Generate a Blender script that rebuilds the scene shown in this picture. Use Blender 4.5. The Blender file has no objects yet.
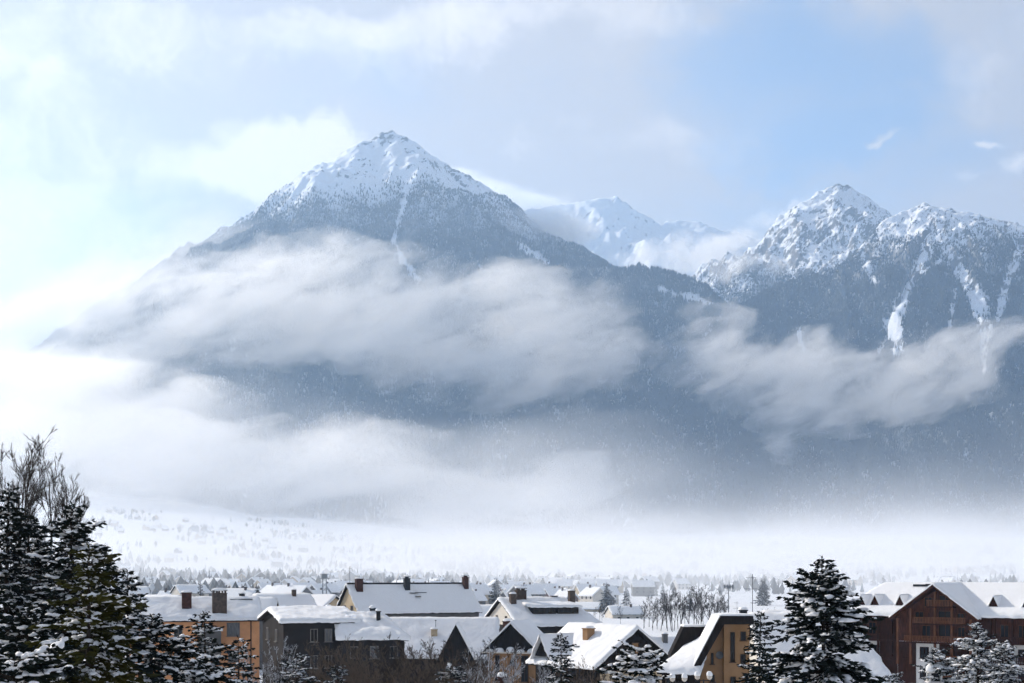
import bpy, bmesh, math, random
import numpy as np
from mathutils import Vector, Matrix

S = bpy.context.scene
COL = S.collection
# ------------------------------------------------------------------ camera
F = 1400.0            # focal length in pixels of a 1024 px wide picture
HY = 575.0            # picture row of the horizon
ZC = 16.0             # eye height above the valley floor
cam = bpy.data.cameras.new('camera')
cam_o = bpy.data.objects.new('camera', cam)
COL.objects.link(cam_o)
cam_o.location = (0, 0, ZC)
cam_o.rotation_euler = (math.radians(90), 0, 0)
cam.sensor_width = 36.0
cam.lens = 36.0 * F / 1024.0
cam.shift_y = (HY - 341.5) / 1024.0
cam.clip_start = 0.5
cam.clip_end = 60000
S.camera = cam_o

# ------------------------------------------------------------------ light
SUN_EL, SUN_AZ = 27.0, 54.0          # height above the horizon; degrees left of the view direction
sun_dir = Vector((-math.sin(math.radians(SUN_AZ)) * math.cos(math.radians(SUN_EL)),
                  math.cos(math.radians(SUN_AZ)) * math.cos(math.radians(SUN_EL)),
                  math.sin(math.radians(SUN_EL))))
sl = bpy.data.lights.new('sun', 'SUN')
sl.energy = 4.9
sl.angle = math.radians(1.5)
sl.color = (1.0, 0.915, 0.81)
so = bpy.data.objects.new('sun', sl)
COL.objects.link(so)
so.rotation_euler = sun_dir.to_track_quat('Z', 'Y').to_euler()

S.view_settings.view_transform = 'Standard'
S.view_settings.look = 'None'
S.view_settings.exposure = 0.43
S.view_settings.gamma = 1.0
S.view_settings.use_curve_mapping = False
S.render.engine = 'CYCLES'
C = S.cycles
C.use_denoising = True
C.use_adaptive_sampling = True
C.adaptive_threshold = 0.05
C.max_bounces = 26
C.diffuse_bounces = 2
C.glossy_bounces = 1
C.transmission_bounces = 1
C.transparent_max_bounces = 24
C.volume_bounces = 24
C.volume_step_rate = 2.0
C.volume_max_steps = 256


def N(nt, t, **kw):
    n = nt.nodes.new(t)
    for k, v in kw.items():
        setattr(n, k, v)
    return n


def plug(nt, inp, v):
    if isinstance(v, bpy.types.NodeSocket):
        nt.links.new(v, inp)
    else:
        inp.default_value = v


def M(nt, op, a, b=None, c=None, clamp=False):
    n = N(nt, 'ShaderNodeMath', operation=op, use_clamp=clamp)
    plug(nt, n.inputs[0], a)
    if b is not None: plug(nt, n.inputs[1], b)
    if c is not None: plug(nt, n.inputs[2], c)
    return n.outputs[0]


def VM(nt, op, a, b=None):
    n = N(nt, 'ShaderNodeVectorMath', operation=op)
    plug(nt, n.inputs[0], a)
    if b is not None: plug(nt, n.inputs[1], b)
    return n.outputs['Value'] if op in ('LENGTH', 'DOT_PRODUCT') else n.outputs[0]


def VS(nt, a, s):
    n = N(nt, 'ShaderNodeVectorMath', operation='SCALE')
    plug(nt, n.inputs[0], a)
    plug(nt, n.inputs['Scale'], s)
    return n.outputs[0]


def NOISE(nt, vec, scale, detail=3, rough=0.55, color=False, lac=2.0, dist=0.0):
    n = N(nt, 'ShaderNodeTexNoise')
    plug(nt, n.inputs['Vector'], vec)
    n.inputs['Scale'].default_value = scale
    n.inputs['Detail'].default_value = detail
    n.inputs['Roughness'].default_value = rough
    n.inputs['Lacunarity'].default_value = lac
    n.inputs['Distortion'].default_value = dist
    return n.outputs['Color'] if color else n.outputs['Fac']


def SM(nt, v, lo, hi, a=0.0, b=1.0):
    n = N(nt, 'ShaderNodeMapRange', interpolation_type='SMOOTHSTEP')
    plug(nt, n.inputs[0], v)
    plug(nt, n.inputs[1], lo); plug(nt, n.inputs[2], hi)
    plug(nt, n.inputs[3], a); plug(nt, n.inputs[4], b)
    return n.outputs[0]


def MIXC(nt, f, a, b):
    n = N(nt, 'ShaderNodeMix', data_type='RGBA')
    plug(nt, n.inputs[0], f)
    for i, v in ((6, a), (7, b)):
        plug(nt, n.inputs[i], v if isinstance(v, bpy.types.NodeSocket) else (*v, 1.0))
    return n.outputs[2]


# ------------------------------------------------------------------ sky: Nishita air with a veil of thin high cloud
W = bpy.data.worlds.new('World')
S.world = W
W.use_nodes = True
nt = W.node_tree
nt.nodes.clear()
wo = N(nt, 'ShaderNodeOutputWorld')
sky = N(nt, 'ShaderNodeTexSky', sky_type='NISHITA', sun_disc=False)
sky.sun_elevation = math.radians(SUN_EL)
sky.sun_rotation = math.radians(-SUN_AZ)
sky.altitude = 1200
sky.air_density = 1.0
sky.dust_density = 1.2
sky.ozone_density = 1.0
SKYK = 0.12
bg1 = N(nt, 'ShaderNodeBackground')
nt.links.new(sky.outputs[0], bg1.inputs[0])
bg1.inputs[1].default_value = SKYK
tc = N(nt, 'ShaderNodeTexCoord')
d = tc.outputs['Generated']
# clouds lie on a high layer: stretch the direction towards the horizon
sep = N(nt, 'ShaderNodeSeparateXYZ')
nt.links.new(d, sep.inputs[0])
dz = M(nt, 'ADD', M(nt, 'MAXIMUM', sep.outputs[2], 0.0), 0.22)
comb = N(nt, 'ShaderNodeCombineXYZ')
nt.links.new(M(nt, 'DIVIDE', sep.outputs[0], dz), comb.inputs[0])
nt.links.new(M(nt, 'DIVIDE', sep.outputs[1], dz), comb.inputs[1])
warp = VS(nt, VM(nt, 'SUBTRACT', NOISE(nt, comb.outputs[0], 1.1, 4, color=True), (0.5, 0.5, 0.5)), 0.8)
layer = VM(nt, 'ADD', comb.outputs[0], warp)
dy = M(nt, 'MAXIMUM', sep.outputs[1], 0.05)
uv = N(nt, 'ShaderNodeCombineXYZ')
nt.links.new(M(nt, 'DIVIDE', sep.outputs[0], dy), uv.inputs[0])
nt.links.new(M(nt, 'DIVIDE', sep.outputs[2], dy), uv.inputs[1])
fw = SM(nt, sep.outputs[1], 0.05, 0.4)
uvw = VM(nt, 'ADD', uv.outputs[0], VS(nt, VM(nt, 'SUBTRACT', NOISE(nt, uv.outputs[0], 9.0, 5, 0.6, color=True), (0.5, 0.5, 0.5)), 0.12))


def patch(px, py, rx, ry, w):
    """a cloud or a gap of the sky round one compass direction and height"""
    dv = VM(nt, 'MULTIPLY', VM(nt, 'SUBTRACT', uvw, ((px - 512) / F, (HY - py) / F, 0)), (F / rx, F / ry, 0))
    return M(nt, 'MULTIPLY', M(nt, 'SUBTRACT', 1.0, VM(nt, 'DOT_PRODUCT', dv, dv), clamp=True), w)


def total(lst):
    r = None
    for q in lst:
        v = patch(*q)
        r = v if r is None else M(nt, 'ADD', r, v)
    return M(nt, 'MULTIPLY', r, fw)


n1 = NOISE(nt, layer, 1.6, 7, 0.55)
gaps = total([(800, 70, 190, 110, 0.50), (900, 170, 220, 70, 0.22), (370, 60, 150, 50, 0.14), (130, 190, 130, 50, 0.2), (190, 110, 160, 40, 0.12), (80, 275, 70, 25, 0.2), (560, 95, 130, 30, 0.10), (700, 215, 200, 40, 0.12)])
side = SM(nt, uv.outputs[0], -0.42, 0.36, 0.22, 0.06)
veil = SM(nt, M(nt, 'SUBTRACT', M(nt, 'ADD', n1, side), gaps), 0.08, 0.60)
n2 = NOISE(nt, VM(nt, 'ADD', uvw, (3.7, 1.3, 0.4)), 14.0, 6, 0.6)
heaps = total([(265, 150, 140, 58, 1.3), (330, 190, 110, 50, 1.0), (60, 235, 190, 75, 0.9), (20, 130, 160, 80, 0.6), (150, 300, 220, 60, 0.9), (40, 30, 170, 70, 0.5), (330, 35, 260, 40, 0.35), (990, 40, 90, 80, 0.45), (560, 15, 260, 40, 0.5),
               (985, 145, 24, 10, 0.75), (1022, 172, 28, 22, 0.85), (776, 205, 28, 15, 0.75), (792, 190, 22, 9, 0.65), (876, 146, 20, 9, 0.6), (975, 184, 18, 9, 0.6), (620, 130, 240, 40, 0.35)])
puff = SM(nt, M(nt, 'ADD', heaps, M(nt, 'MULTIPLY', M(nt, 'SUBTRACT', n2, 0.5), 1.9)), 0.12, 0.95)
toward = VM(nt, 'DOT_PRODUCT', d, tuple(sun_dir))       # cloud scatters sunlight forward
glow = SM(nt, toward, 0.2, 1.0, 0.0, 1.0)
cb = N(nt, 'ShaderNodeBackground')
ccol = MIXC(nt, puff, (1.0, 0.91, 0.855), (1.0, 0.905, 0.81))
nt.links.new(ccol, cb.inputs[0])
nt.links.new(M(nt, 'ADD', M(nt, 'ADD', 0.48, M(nt, 'MULTIPLY', puff, 0.38)), M(nt, 'MULTIPLY', glow, 0.05)), cb.inputs[1])
mx = N(nt, 'ShaderNodeMixShader')
ahead = SM(nt, sep.outputs[1], -0.35, 0.35, 0.35, 1.0)     # the sky clears behind the viewer
nt.links.new(M(nt, 'MULTIPLY', M(nt, 'MAXIMUM', M(nt, 'MULTIPLY', veil, 0.92), M(nt, 'MULTIPLY', puff, 0.97)), ahead), mx.inputs[0])
nt.links.new(bg1.outputs[0], mx.inputs[1])
nt.links.new(cb.outputs[0], mx.inputs[2])
nt.links.new(mx.outputs[0], wo.inputs[0])
W.cycles.sampling_method = 'MANUAL'
W.cycles.sample_map_resolution = 512


# ------------------------------------------------------------------ helpers
def at(px, py, Y):
    """point of the place seen at picture position px, py and Y metres ahead"""
    return Vector(((px - 512.0) * Y / F, Y, ZC + (HY - py) * Y / F))


def tag(o, label=None, cat=None, group=None, kind=None):
    if label: o['label'] = label
    if cat: o['category'] = cat
    if group: o['group'] = group
    if kind: o['kind'] = kind
    return o


def link(name, data, parent=None):
    o = bpy.data.objects.new(name, data)
    COL.objects.link(o)
    if parent is not None:
        o.parent = parent
    return o


def empty(name, loc, rz=0.0):
    o = bpy.data.objects.new(name, None)
    COL.objects.link(o)
    o.location = loc
    o.rotation_euler = (0, 0, rz)
    return o


def np_mesh(name, co, faces, mats=(), smooth=False, attrs=None):
    """co (n,3) and faces (m,k) arrays into a mesh"""
    co = np.asarray(co, np.float32)
    faces = np.asarray(faces, np.int32)
    me = bpy.data.meshes.new(name)
    k = faces.shape[1]
    me.vertices.add(len(co)); me.vertices.foreach_set('co', co.ravel())
    me.loops.add(faces.size); me.loops.foreach_set('vertex_index', faces.ravel())
    me.polygons.add(len(faces))
    me.polygons.foreach_set('loop_start', np.arange(0, faces.size, k, dtype=np.int32))
    if smooth:
        me.polygons.foreach_set('use_smooth', np.ones(len(faces), bool))
    for a, v in (attrs or {}).items():
        at_ = me.attributes.new(a, 'FLOAT', 'POINT')
        at_.data.foreach_set('value', np.asarray(v, np.float32))
    for m in mats:
        me.materials.append(m)
    me.update(calc_edges=True)
    return me


def mat(name):
    m = bpy.data.materials.new(name)
    m.use_nodes = True
    t = m.node_tree
    b = t.nodes['Principled BSDF']
    b.inputs['Specular IOR Level'].default_value = 0.2
    b.inputs['Roughness'].default_value = 0.8
    return m, t, b


# ---- numpy noise
def _hash(ix, iy, seed):
    h = (ix.astype(np.int64) * 374761393 + iy.astype(np.int64) * 668265263 + seed * 1442695041) & 0xffffffff
    h = ((h ^ (h >> 13)) * 1274126177) & 0xffffffff
    h = (h ^ (h >> 16)) & 0xffffffff
    return h.astype(np.float64) / 4294967295.0


def gnoise(x, y, seed=0):
    """gradient noise, about -1..1"""
    x0 = np.floor(x); y0 = np.floor(y)
    fx = x - x0; fy = y - y0
    u = fx * fx * fx * (fx * (fx * 6 - 15) + 10); v = fy * fy * fy * (fy * (fy * 6 - 15) + 10)
    def g(dx, dy):
        a = _hash(x0 + dx, y0 + dy, seed) * 2 * np.pi
        return np.cos(a) * (fx - dx) + np.sin(a) * (fy - dy)
    a = g(0, 0) * (1 - u) + g(1, 0) * u
    b = g(0, 1) * (1 - u) + g(1, 1) * u
    return (a * (1 - v) + b * v) * 1.5


def fbm(x, y, seed=0, octv=5, gain=0.5):
    s = 0; a = 1
    for i in range(octv):
        s = s + a * gnoise(x, y, seed + i * 17)
        x = x * 2.03 + 13.7; y = y * 2.03 - 7.1; a *= gain
    return s


def ridged(x, y, seed=0, octv=5, gain=0.5):
    s = 0; a = 1; w = 1.0
    for i in range(octv):
        n = (1 - np.abs(gnoise(x, y, seed + i * 17))) ** 2
        s = s + a * n * w
        w = np.clip(n * 1.3, 0, 1)
        x = x * 2.1 + 5.3; y = y * 2.1 + 9.1; a *= gain
    return s / 1.8


def sstep(a, b, x):
    t = np.clip((x - a) / (b - a), 0, 1)
    return t * t * (3 - 2 * t)
# ================================================================== snow, ground, mountains
SNOW, t, b = mat('snow')
g = N(t, 'ShaderNodeNewGeometry')
n = NOISE(t, g.outputs['Position'], 1.2, 4)
t.links.new(MIXC(t, n, (0.83, 0.83, 0.84), (0.90, 0.90, 0.90)), b.inputs['Base Color'])
b.inputs['Roughness'].default_value = 0.65
bp = N(t, 'ShaderNodeBump')
bp.inputs['Strength'].default_value = 0.45
bp.inputs['Distance'].default_value = 0.2
t.links.new(NOISE(t, g.outputs['Position'], 2.2, 4), bp.inputs['Height'])
t.links.new(bp.outputs[0], b.inputs['Normal'])

FIELD, t, b = mat('snow_field')
g = N(t, 'ShaderNodeNewGeometry')
n = NOISE(t, g.outputs['Position'], 0.02, 6, 0.6)
t.links.new(MIXC(t, n, (0.70, 0.72, 0.75), (0.86, 0.86, 0.87)), b.inputs['Base Color'])

MOUNT, t, b = mat('snowy_rock')
g = N(t, 'ShaderNodeNewGeometry')
P = g.outputs['Position']
sp = N(t, 'ShaderNodeSeparateXYZ'); t.links.new(g.outputs['True Normal'], sp.inputs[0])
na = NOISE(t, P, 0.012, 6, 0.62)
nb = NOISE(t, VM(t, 'MULTIPLY', P, (1, 1, 0.5)), 0.045, 5, 0.65)
k = M(t, 'ADD', M(t, 'MULTIPLY', na, 0.55), M(t, 'MULTIPLY', nb, 0.55))
at_ = N(t, 'ShaderNodeAttribute', attribute_name='rock')
k = M(t, 'ADD', k, M(t, 'MULTIPLY', at_.outputs['Fac'], 0.20))
k = M(t, 'SUBTRACT', k, M(t, 'MULTIPLY', sp.outputs[2], 0.60))
rockf = SM(t, k, 0.36, 0.42)
rc = MIXC(t, NOISE(t, P, 0.05, 3), (0.09, 0.088, 0.09), (0.19, 0.18, 0.175))
aw = N(t, 'ShaderNodeAttribute', attribute_name='wood')       # snow under the trees painted darker, in place of forest shade
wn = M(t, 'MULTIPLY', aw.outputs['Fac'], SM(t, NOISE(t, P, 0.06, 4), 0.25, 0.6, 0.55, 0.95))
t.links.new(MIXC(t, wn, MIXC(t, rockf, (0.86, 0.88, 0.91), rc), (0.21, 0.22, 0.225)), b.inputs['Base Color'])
b.inputs['Roughness'].default_value = 0.85


def valley(x, y):
    """the floor of the valley: the slope the viewer stands on, the town flat, the fields rising to the mountain foot"""
    near = np.where(y < 170, 14.4 - 0.0847 * y, 0.0)
    near = np.maximum(near, 0) + np.where(y < 0, 0.06 * -y, 0)
    left = sstep(-5, -16, x) * sstep(75, 45, y) * sstep(0, 22, y) * 1.6
    u = x / np.maximum(y, 60)
    rise = np.maximum(y - 900, 0) * 0.012 + np.maximum(y - 1700, 0) * 0.045
    rise = rise * (1 + 0.9 * sstep(0.0, -0.32, u))
    roll = fbm(x / 420, y / 420, 5, 3) * np.clip((y - 900) / 160, 0, 9) + fbm(x / 60, y / 60, 8, 3) * 0.35
    return near + left + rise + roll


def ridge_height(x, y, segs, slope, curve=0.0):
    h = np.full(x.shape, -1e9); D = np.full(x.shape, 1e9); T = np.zeros(x.shape)
    acc = 0.0
    for (p, q) in segs:
        ax, ay, az = p; bx_, by_, bz = q
        dx, dy = bx_ - ax, by_ - ay
        L2 = dx * dx + dy * dy; L = math.sqrt(L2)
        tt = np.clip(((x - ax) * dx + (y - ay) * dy) / L2, 0, 1)
        d_ = np.hypot(x - ax - tt * dx, y - ay - tt * dy)
        hh = az + (bz - az) * tt - slope * d_ + curve * np.minimum(d_, 900) ** 2 * 1e-4
        up = hh > h
        h = np.where(up, hh, h); D = np.where(up, d_, D); T = np.where(up, acc + tt * L, T)
        acc += L
    return h, D, T


def chain(pts):
    p = [at(*q) for q in pts]
    return [(p[i], p[i + 1]) for i in range(len(p) - 1)]


R1 = chain([(-260, 470, 4600), (-120, 412, 4750), (0, 370, 4900), (60, 347, 5000), (130, 313, 5120), (200, 276, 5260), (255, 242, 5380), (285, 214, 5430),
            (318, 186, 5480), (342, 160, 5500), (350, 149, 5500), (366, 139, 5500), (376, 133, 5500), (392, 133, 5500), (406, 138, 5490), (424, 151, 5470),
            (455, 168, 5430), (478, 180, 5400), (497, 198, 5370), (520, 226, 5250), (555, 250, 5150), (580, 256, 5080), (610, 270, 5000), (640, 267, 4950),
            (668, 273, 4900), (700, 283, 4850), (722, 308, 4780), (745, 345, 4600), (765, 400, 4300)])
R1 += chain([(385, 133, 5500), (392, 178, 5220), (372, 250, 4740), (350, 330, 4250)])          # a broad spur facing the town
R1 += chain([(497, 198, 5370), (505, 250, 4950), (520, 320, 4500), (540, 400, 4050)])
R1 += chain([(255, 236, 5380), (235, 280, 4900), (210, 340, 4400)])
R1 += chain([(640, 267, 4950), (632, 320, 4550), (640, 400, 4100)])
R2 = chain([(690, 330, 5750), (738, 264, 5850), (752, 246, 5900), (775, 226, 5950), (797, 211, 5980), (820, 190, 6000), (840, 184, 6000), (852, 186, 6000), (870, 200, 5970),
            (888, 213, 5900), (915, 225, 5750)])
R2 += chain([(700, 345, 4500), (730, 318, 4600), (770, 296, 4720), (800, 280, 4800), (835, 262, 4880), (868, 238, 4940), (888, 222, 4980), (910, 210, 5000), (935, 199, 5000),
             (952, 204, 4990), (975, 213, 4960), (1000, 222, 4920), (1030, 234, 4860), (1080, 262, 4750), (1160, 310, 4600), (1250, 360, 4500)])
R2 += chain([(935, 199, 5000), (925, 250, 4680), (905, 300, 4400), (930, 380, 3950)])
R2 += chain([(975, 213, 4960), (1000, 270, 4560), (1010, 330, 4230), (1000, 400, 3900)])
R2 += chain([(835, 262, 4880), (840, 310, 4500), (845, 380, 4050)])
R2 += chain([(770, 296, 4720), (770, 350, 4350), (760, 420, 3900)])
R3 = chain([(380, 250, 8600), (430, 226, 8500), (500, 212, 8450), (560, 206, 8500), (590, 201, 8500), (615, 198, 8500), (628, 203, 8500), (645, 212, 8500), (658, 226, 8450), (668, 220, 8400), (680, 219, 8400),
            (695, 221, 8400), (715, 231, 8350), (750, 236, 8350), (800, 262, 8350), (900, 300, 8300)])
R3 += chain([(615, 198, 8500), (635, 245, 7900)])


def mountain_height(x, y, segs, slope, amp, seed, curve, lower):
    wx = x + fbm(x / 330, y / 330, seed + 90, 3) * lower
    wy = y + fbm(x / 330, y / 330, seed + 95, 3) * 60
    h, D, T = ridge_height(wx, wy, segs, slope, curve)
    fall = np.clip(D / 350, 0, 1)
    gully = ridged(x / 300, y / 900, seed, 4) - 0.55
    crag = ridged(x / 150, y / 190, seed + 40, 5, 0.55) - 0.5
    fine = fbm(x / 38, y / 46, seed + 60, 4, 0.55)
    h = h + fall * amp * 0.9 * gully + (0.18 + 0.82 * fall) * amp * 0.42 * crag + 7 * fine
    return np.maximum(h, valley(x, y) - 25), D


CH1 = [[(408, 185, 3), (400, 215, 2), (394, 242, 2), (404, 262, 2.5), (418, 280, 3)], [(520, 246, 3), (545, 262, 4)], [(660, 290, 2), (690, 298, 3), (712, 304, 2)]]
CH2 = [[(932, 225, 7), (925, 255, 6), (905, 295, 5), (893, 325, 9), (898, 350, 7)], [(945, 245, 6), (962, 275, 6), (978, 300, 10), (985, 330, 6), (983, 372, 2)], [(915, 275, 2), (940, 262, 2)], [(893, 330, 2), (880, 352, 1.5)], [(956, 290, 1.5), (950, 330, 1.5)],
       [(862, 250, 5), (868, 270, 4), (874, 282, 3)], [(1020, 250, 5), (1005, 290, 4), (998, 318, 3)], [(800, 330, 2), (802, 350, 2)]]
def wood_cover(x, y, z, seed, treeline, chutes):
    """how thickly trees stand at a spot of the mountain side, 0..1"""
    tl = treeline + fbm(x / 260, y / 260, seed + 3, 4) * 90
    tz = (z - tl) / 190.0
    p = 1 - sstep(-0.9, 0.9, tz)
    p = p * (0.90 + 0.10 * sstep(-0.65, 0.05, fbm(x / 190, y / 150, seed + 5, 4)))
    px = 512 + F * x / y; py = HY - F * (z - ZC) / y
    p = p * (0.78 + 0.22 * sstep(-0.5, 0.0, fbm(x / 75, y / 420, seed + 21, 3)))
    for ch in chutes:            # avalanche tracks where nothing grows
        for (x0, y0, w0), (x1, y1, w1) in zip(ch[:-1], ch[1:]):
            dx, dy = x1 - x0, y1 - y0
            tt = np.clip(((px - x0) * dx + (py - y0) * dy) / (dx * dx + dy * dy), 0, 1)
            dd = np.hypot(px - x0 - tt * dx, py - y0 - tt * dy) + 2.6 * fbm(px / 9, py / 9, seed + 9, 3)
            w = w0 + (w1 - w0) * tt
            p = p * (0.02 + 0.98 * sstep(w * 0.6, w * 1.4 + 1.5, dd))
    return p


def height_mesh(name, segs, slope, amp, seed, u0, u1, nu, y0, y1, ny, rockline, curve=0.0, lower=0.0, wood=None):
    u = np.linspace(u0, u1, nu); v = np.linspace(y0, y1, ny)
    U, V = np.meshgrid(u, v)
    X = U * V; Yv = V
    H, D = mountain_height(X, Yv, segs, slope, amp, seed, curve, lower)
    co = np.stack([X, Yv, H], -1).reshape(-1, 3)
    i = np.arange(nu * ny).reshape(ny, nu)
    f = np.stack([i[:-1, :-1], i[:-1, 1:], i[1:, 1:], i[1:, :-1]], -1).reshape(-1, 4)
    rock = sstep(rockline[0], rockline[1], H) * (0.7 + 0.3 * sstep(140, 0, D))
    wd = wood_cover(X, Yv, H, *wood) if wood else np.zeros(H.shape)
    me = np_mesh(name, co, f, [MOUNT], False, {'rock': rock.ravel(), 'wood': wd.ravel()})
    o = link(name, me)
    return o, (u, v, H, D)


MP1 = (R1, 0.80, 75, 11, 0.55, 18)
MP2 = (R2, 0.80, 135, 23, 0.75, 45)
MP3 = (R3, 0.70, 110, 37, 0.0, 60)
m1, G1 = height_mesh('mountain', *MP1[:4], -0.56, 0.20, 640, 2700, 6000, 480, (1150, 1750), MP1[4], MP1[5], (71, 1340, CH1))
tag(m1, 'big pyramid shaped snowy mountain with forested flanks behind the town', 'mountain', kind='structure')
m2, G2 = height_mesh('mountain', *MP2[:4], 0.07, 0.52, 520, 2700, 6400, 560, (700, 1150), MP2[4], MP2[5], (72, 1090, CH2))
tag(m2, 'craggy twin peaked snowy mountain above the wooden chalet', 'mountain', kind='structure')
m3, G3 = height_mesh('mountain', *MP3[:4], -0.14, 0.26, 300, 7000, 9200, 140, (1500, 2600), 0.0, 60)
tag(m3, 'distant rounded snowy range seen between the two nearer mountains', 'mountain', kind='structure')

# ---- the ground: one sheet from behind the viewer to far behind the mountains
ys = np.concatenate([np.linspace(-60, 60, 40), np.geomspace(63, 4200, 330), np.geomspace(4400, 14000, 12)])
us = np.linspace(-1.0, 1.0, 300)
U, V = np.meshgrid(us, ys)
X = U * (np.maximum(V, 0) * 0.62 + 55)
H = valley(X, V)
i = np.arange(H.size).reshape(H.shape)
f = np.stack([i[:-1, :-1], i[:-1, 1:], i[1:, 1:], i[1:, :-1]], -1).reshape(-1, 4)
gr = link('ground', np_mesh('ground', np.stack([X, V, H], -1).reshape(-1, 3), f, [FIELD], True))
tag(gr, 'snow covered ground and fields of the valley floor', 'ground', kind='structure')


def ground_z(x, y):
    return float(valley(np.array([float(x)]), np.array([float(y)]))[0])


# ---- forest on the mountain sides: tens of thousands of small conifers in one object
FOREST, t, b = mat('conifer_far')
a_ = N(t, 'ShaderNodeAttribute', attribute_name='frost')
g = N(t, 'ShaderNodeNewGeometry')
nf = NOISE(t, g.outputs['Position'], 0.35, 2)
fr = SM(t, M(t, 'ADD', a_.outputs['Fac'], M(t, 'MULTIPLY', M(t, 'SUBTRACT', nf, 0.5), 0.3)), 0.30, 0.85)
t.links.new(MIXC(t, fr, MIXC(t, SM(t, NOISE(t, g.outputs['Position'], 0.006, 4), 0.35, 0.65), (0.014, 0.020, 0.022), (0.034, 0.043, 0.045)), (0.44, 0.47, 0.50)), b.inputs['Base Color'])


def forest(name, G, MP, n, seed, treeline, chutes, ymin, ymax, umin, umax, mask=None):
    rng = np.random.default_rng(seed)
    u, v, H, D = G
    uu = rng.uniform(umin, umax, n)
    vv = np.sqrt(rng.uniform(ymin ** 2, ymax ** 2, n))
    x = uu * vv; y = vv
    fi = (uu - u[0]) / (u[1] - u[0]); fj = (vv - v[0]) / (v[1] - v[0])
    i0 = np.clip(fi.astype(int), 0, len(u) - 2); j0 = np.clip(fj.astype(int), 0, len(v) - 2)
    a = fi - i0; c = fj - j0
    z = H[j0, i0] * (1 - a) * (1 - c) + H[j0, i0 + 1] * a * (1 - c) + H[j0 + 1, i0] * (1 - a) * c + H[j0 + 1, i0 + 1] * a * c
    zy = (H[np.clip(j0 + 4, 0, len(v) - 1), i0] - H[np.clip(j0 - 3, 0, len(v) - 1), i0])
    vz = valley(x, y)
    keep = (z > vz + 4) & (zy > -25)
    p = wood_cover(x, y, z, seed, treeline, chutes)
    keep &= rng.uniform(0, 1, n) < p
    x, y, z = x[keep], y[keep], z[keep]
    m = len(x)
    ht = rng.uniform(9, 18, m) * np.where(z > treeline - 120, 0.75, 1.0)
    r = ht * rng.uniform(0.17, 0.24, m)
    K = 5
    ang = rng.uniform(0, 6.28, (m, 1)) + np.arange(K)[None] * 2 * np.pi / K
    rr = r[:, None] * rng.uniform(0.8, 1.2, (m, K))
    base = np.stack([x[:, None] + rr * np.cos(ang), y[:, None] + rr * np.sin(ang), np.broadcast_to(z[:, None] + ht[:, None] * 0.04, (m, K)) + 0], -1)
    top = np.stack([x, y, z + ht], -1)[:, None]
    co = np.concatenate([top, base], 1).reshape(-1, 3)
    o0 = (np.arange(m) * (K + 1))[:, None]
    fs = np.stack([np.broadcast_to(o0, (m, K)), o0 + 1 + np.arange(K)[None], o0 + 1 + (np.arange(K)[None] + 1) % K], -1).reshape(-1, 3)
    fro = np.clip(0.24 + 0.10 * rng.standard_normal(m) + 0.17 * fbm(x / 110, y / 330, seed + 7, 5, 0.6) + 0.10 * sstep(900, 1300, z), 0, 1)
    me = np_mesh(name, co, fs, [FOREST], False, {'frost': np.repeat(fro, K + 1)})
    o = link(name, me)
    return o, m


f1, c1 = forest('forest', G1, MP1, 580000, 71, 1340, CH1, 2900, 5650, -0.50, 0.19)
tag(f1, 'dense snow dusted conifer forest over the flanks of the big pyramid mountain', 'forest', kind='stuff')
f2, c2 = forest('forest', G2, MP2, 540000, 72, 1090, CH2, 2900, 6100, 0.10, 0.44)
tag(f2, 'dense snow dusted conifer forest below the craggy twin peaks', 'forest', kind='stuff')
print('forest trees', c1, c2)
# ================================================================== haze and clouds
def volume_mat(name, step=1.0):
    m = bpy.data.materials.new(name)
    m.use_nodes = True
    t = m.node_tree
    t.nodes.clear()
    out = N(t, 'ShaderNodeOutputMaterial')
    pv = N(t, 'ShaderNodeVolumePrincipled')
    t.links.new(pv.outputs[0], out.inputs['Volume'])
    m.cycles.volume_step_rate = step
    return m, t, pv


HAZE, t, pv = volume_mat('haze')
pv.inputs['Color'].default_value = (0.49, 0.71, 1.0, 1)
pv.inputs['Density'].default_value = 1.0e-4
pv.inputs['Anisotropy'].default_value = 0.4
HAZE.cycles.homogeneous_volume = True
bm = bmesh.new()
bmesh.ops.create_cube(bm, size=1)
for v in bm.verts:
    v.co = ((-9900 if v.co.x < 0 else 9900), (-90 if v.co.y < 0 else 14400), (-6 - 25 if v.co.z < 0 else 2520))
me = bpy.data.meshes.new('haze'); bm.to_mesh(me); bm.free()
me.materials.append(HAZE)
hz = link('haze', me)
tag(hz, 'pale blue winter haze filling the valley air', 'haze', kind='stuff')


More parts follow.
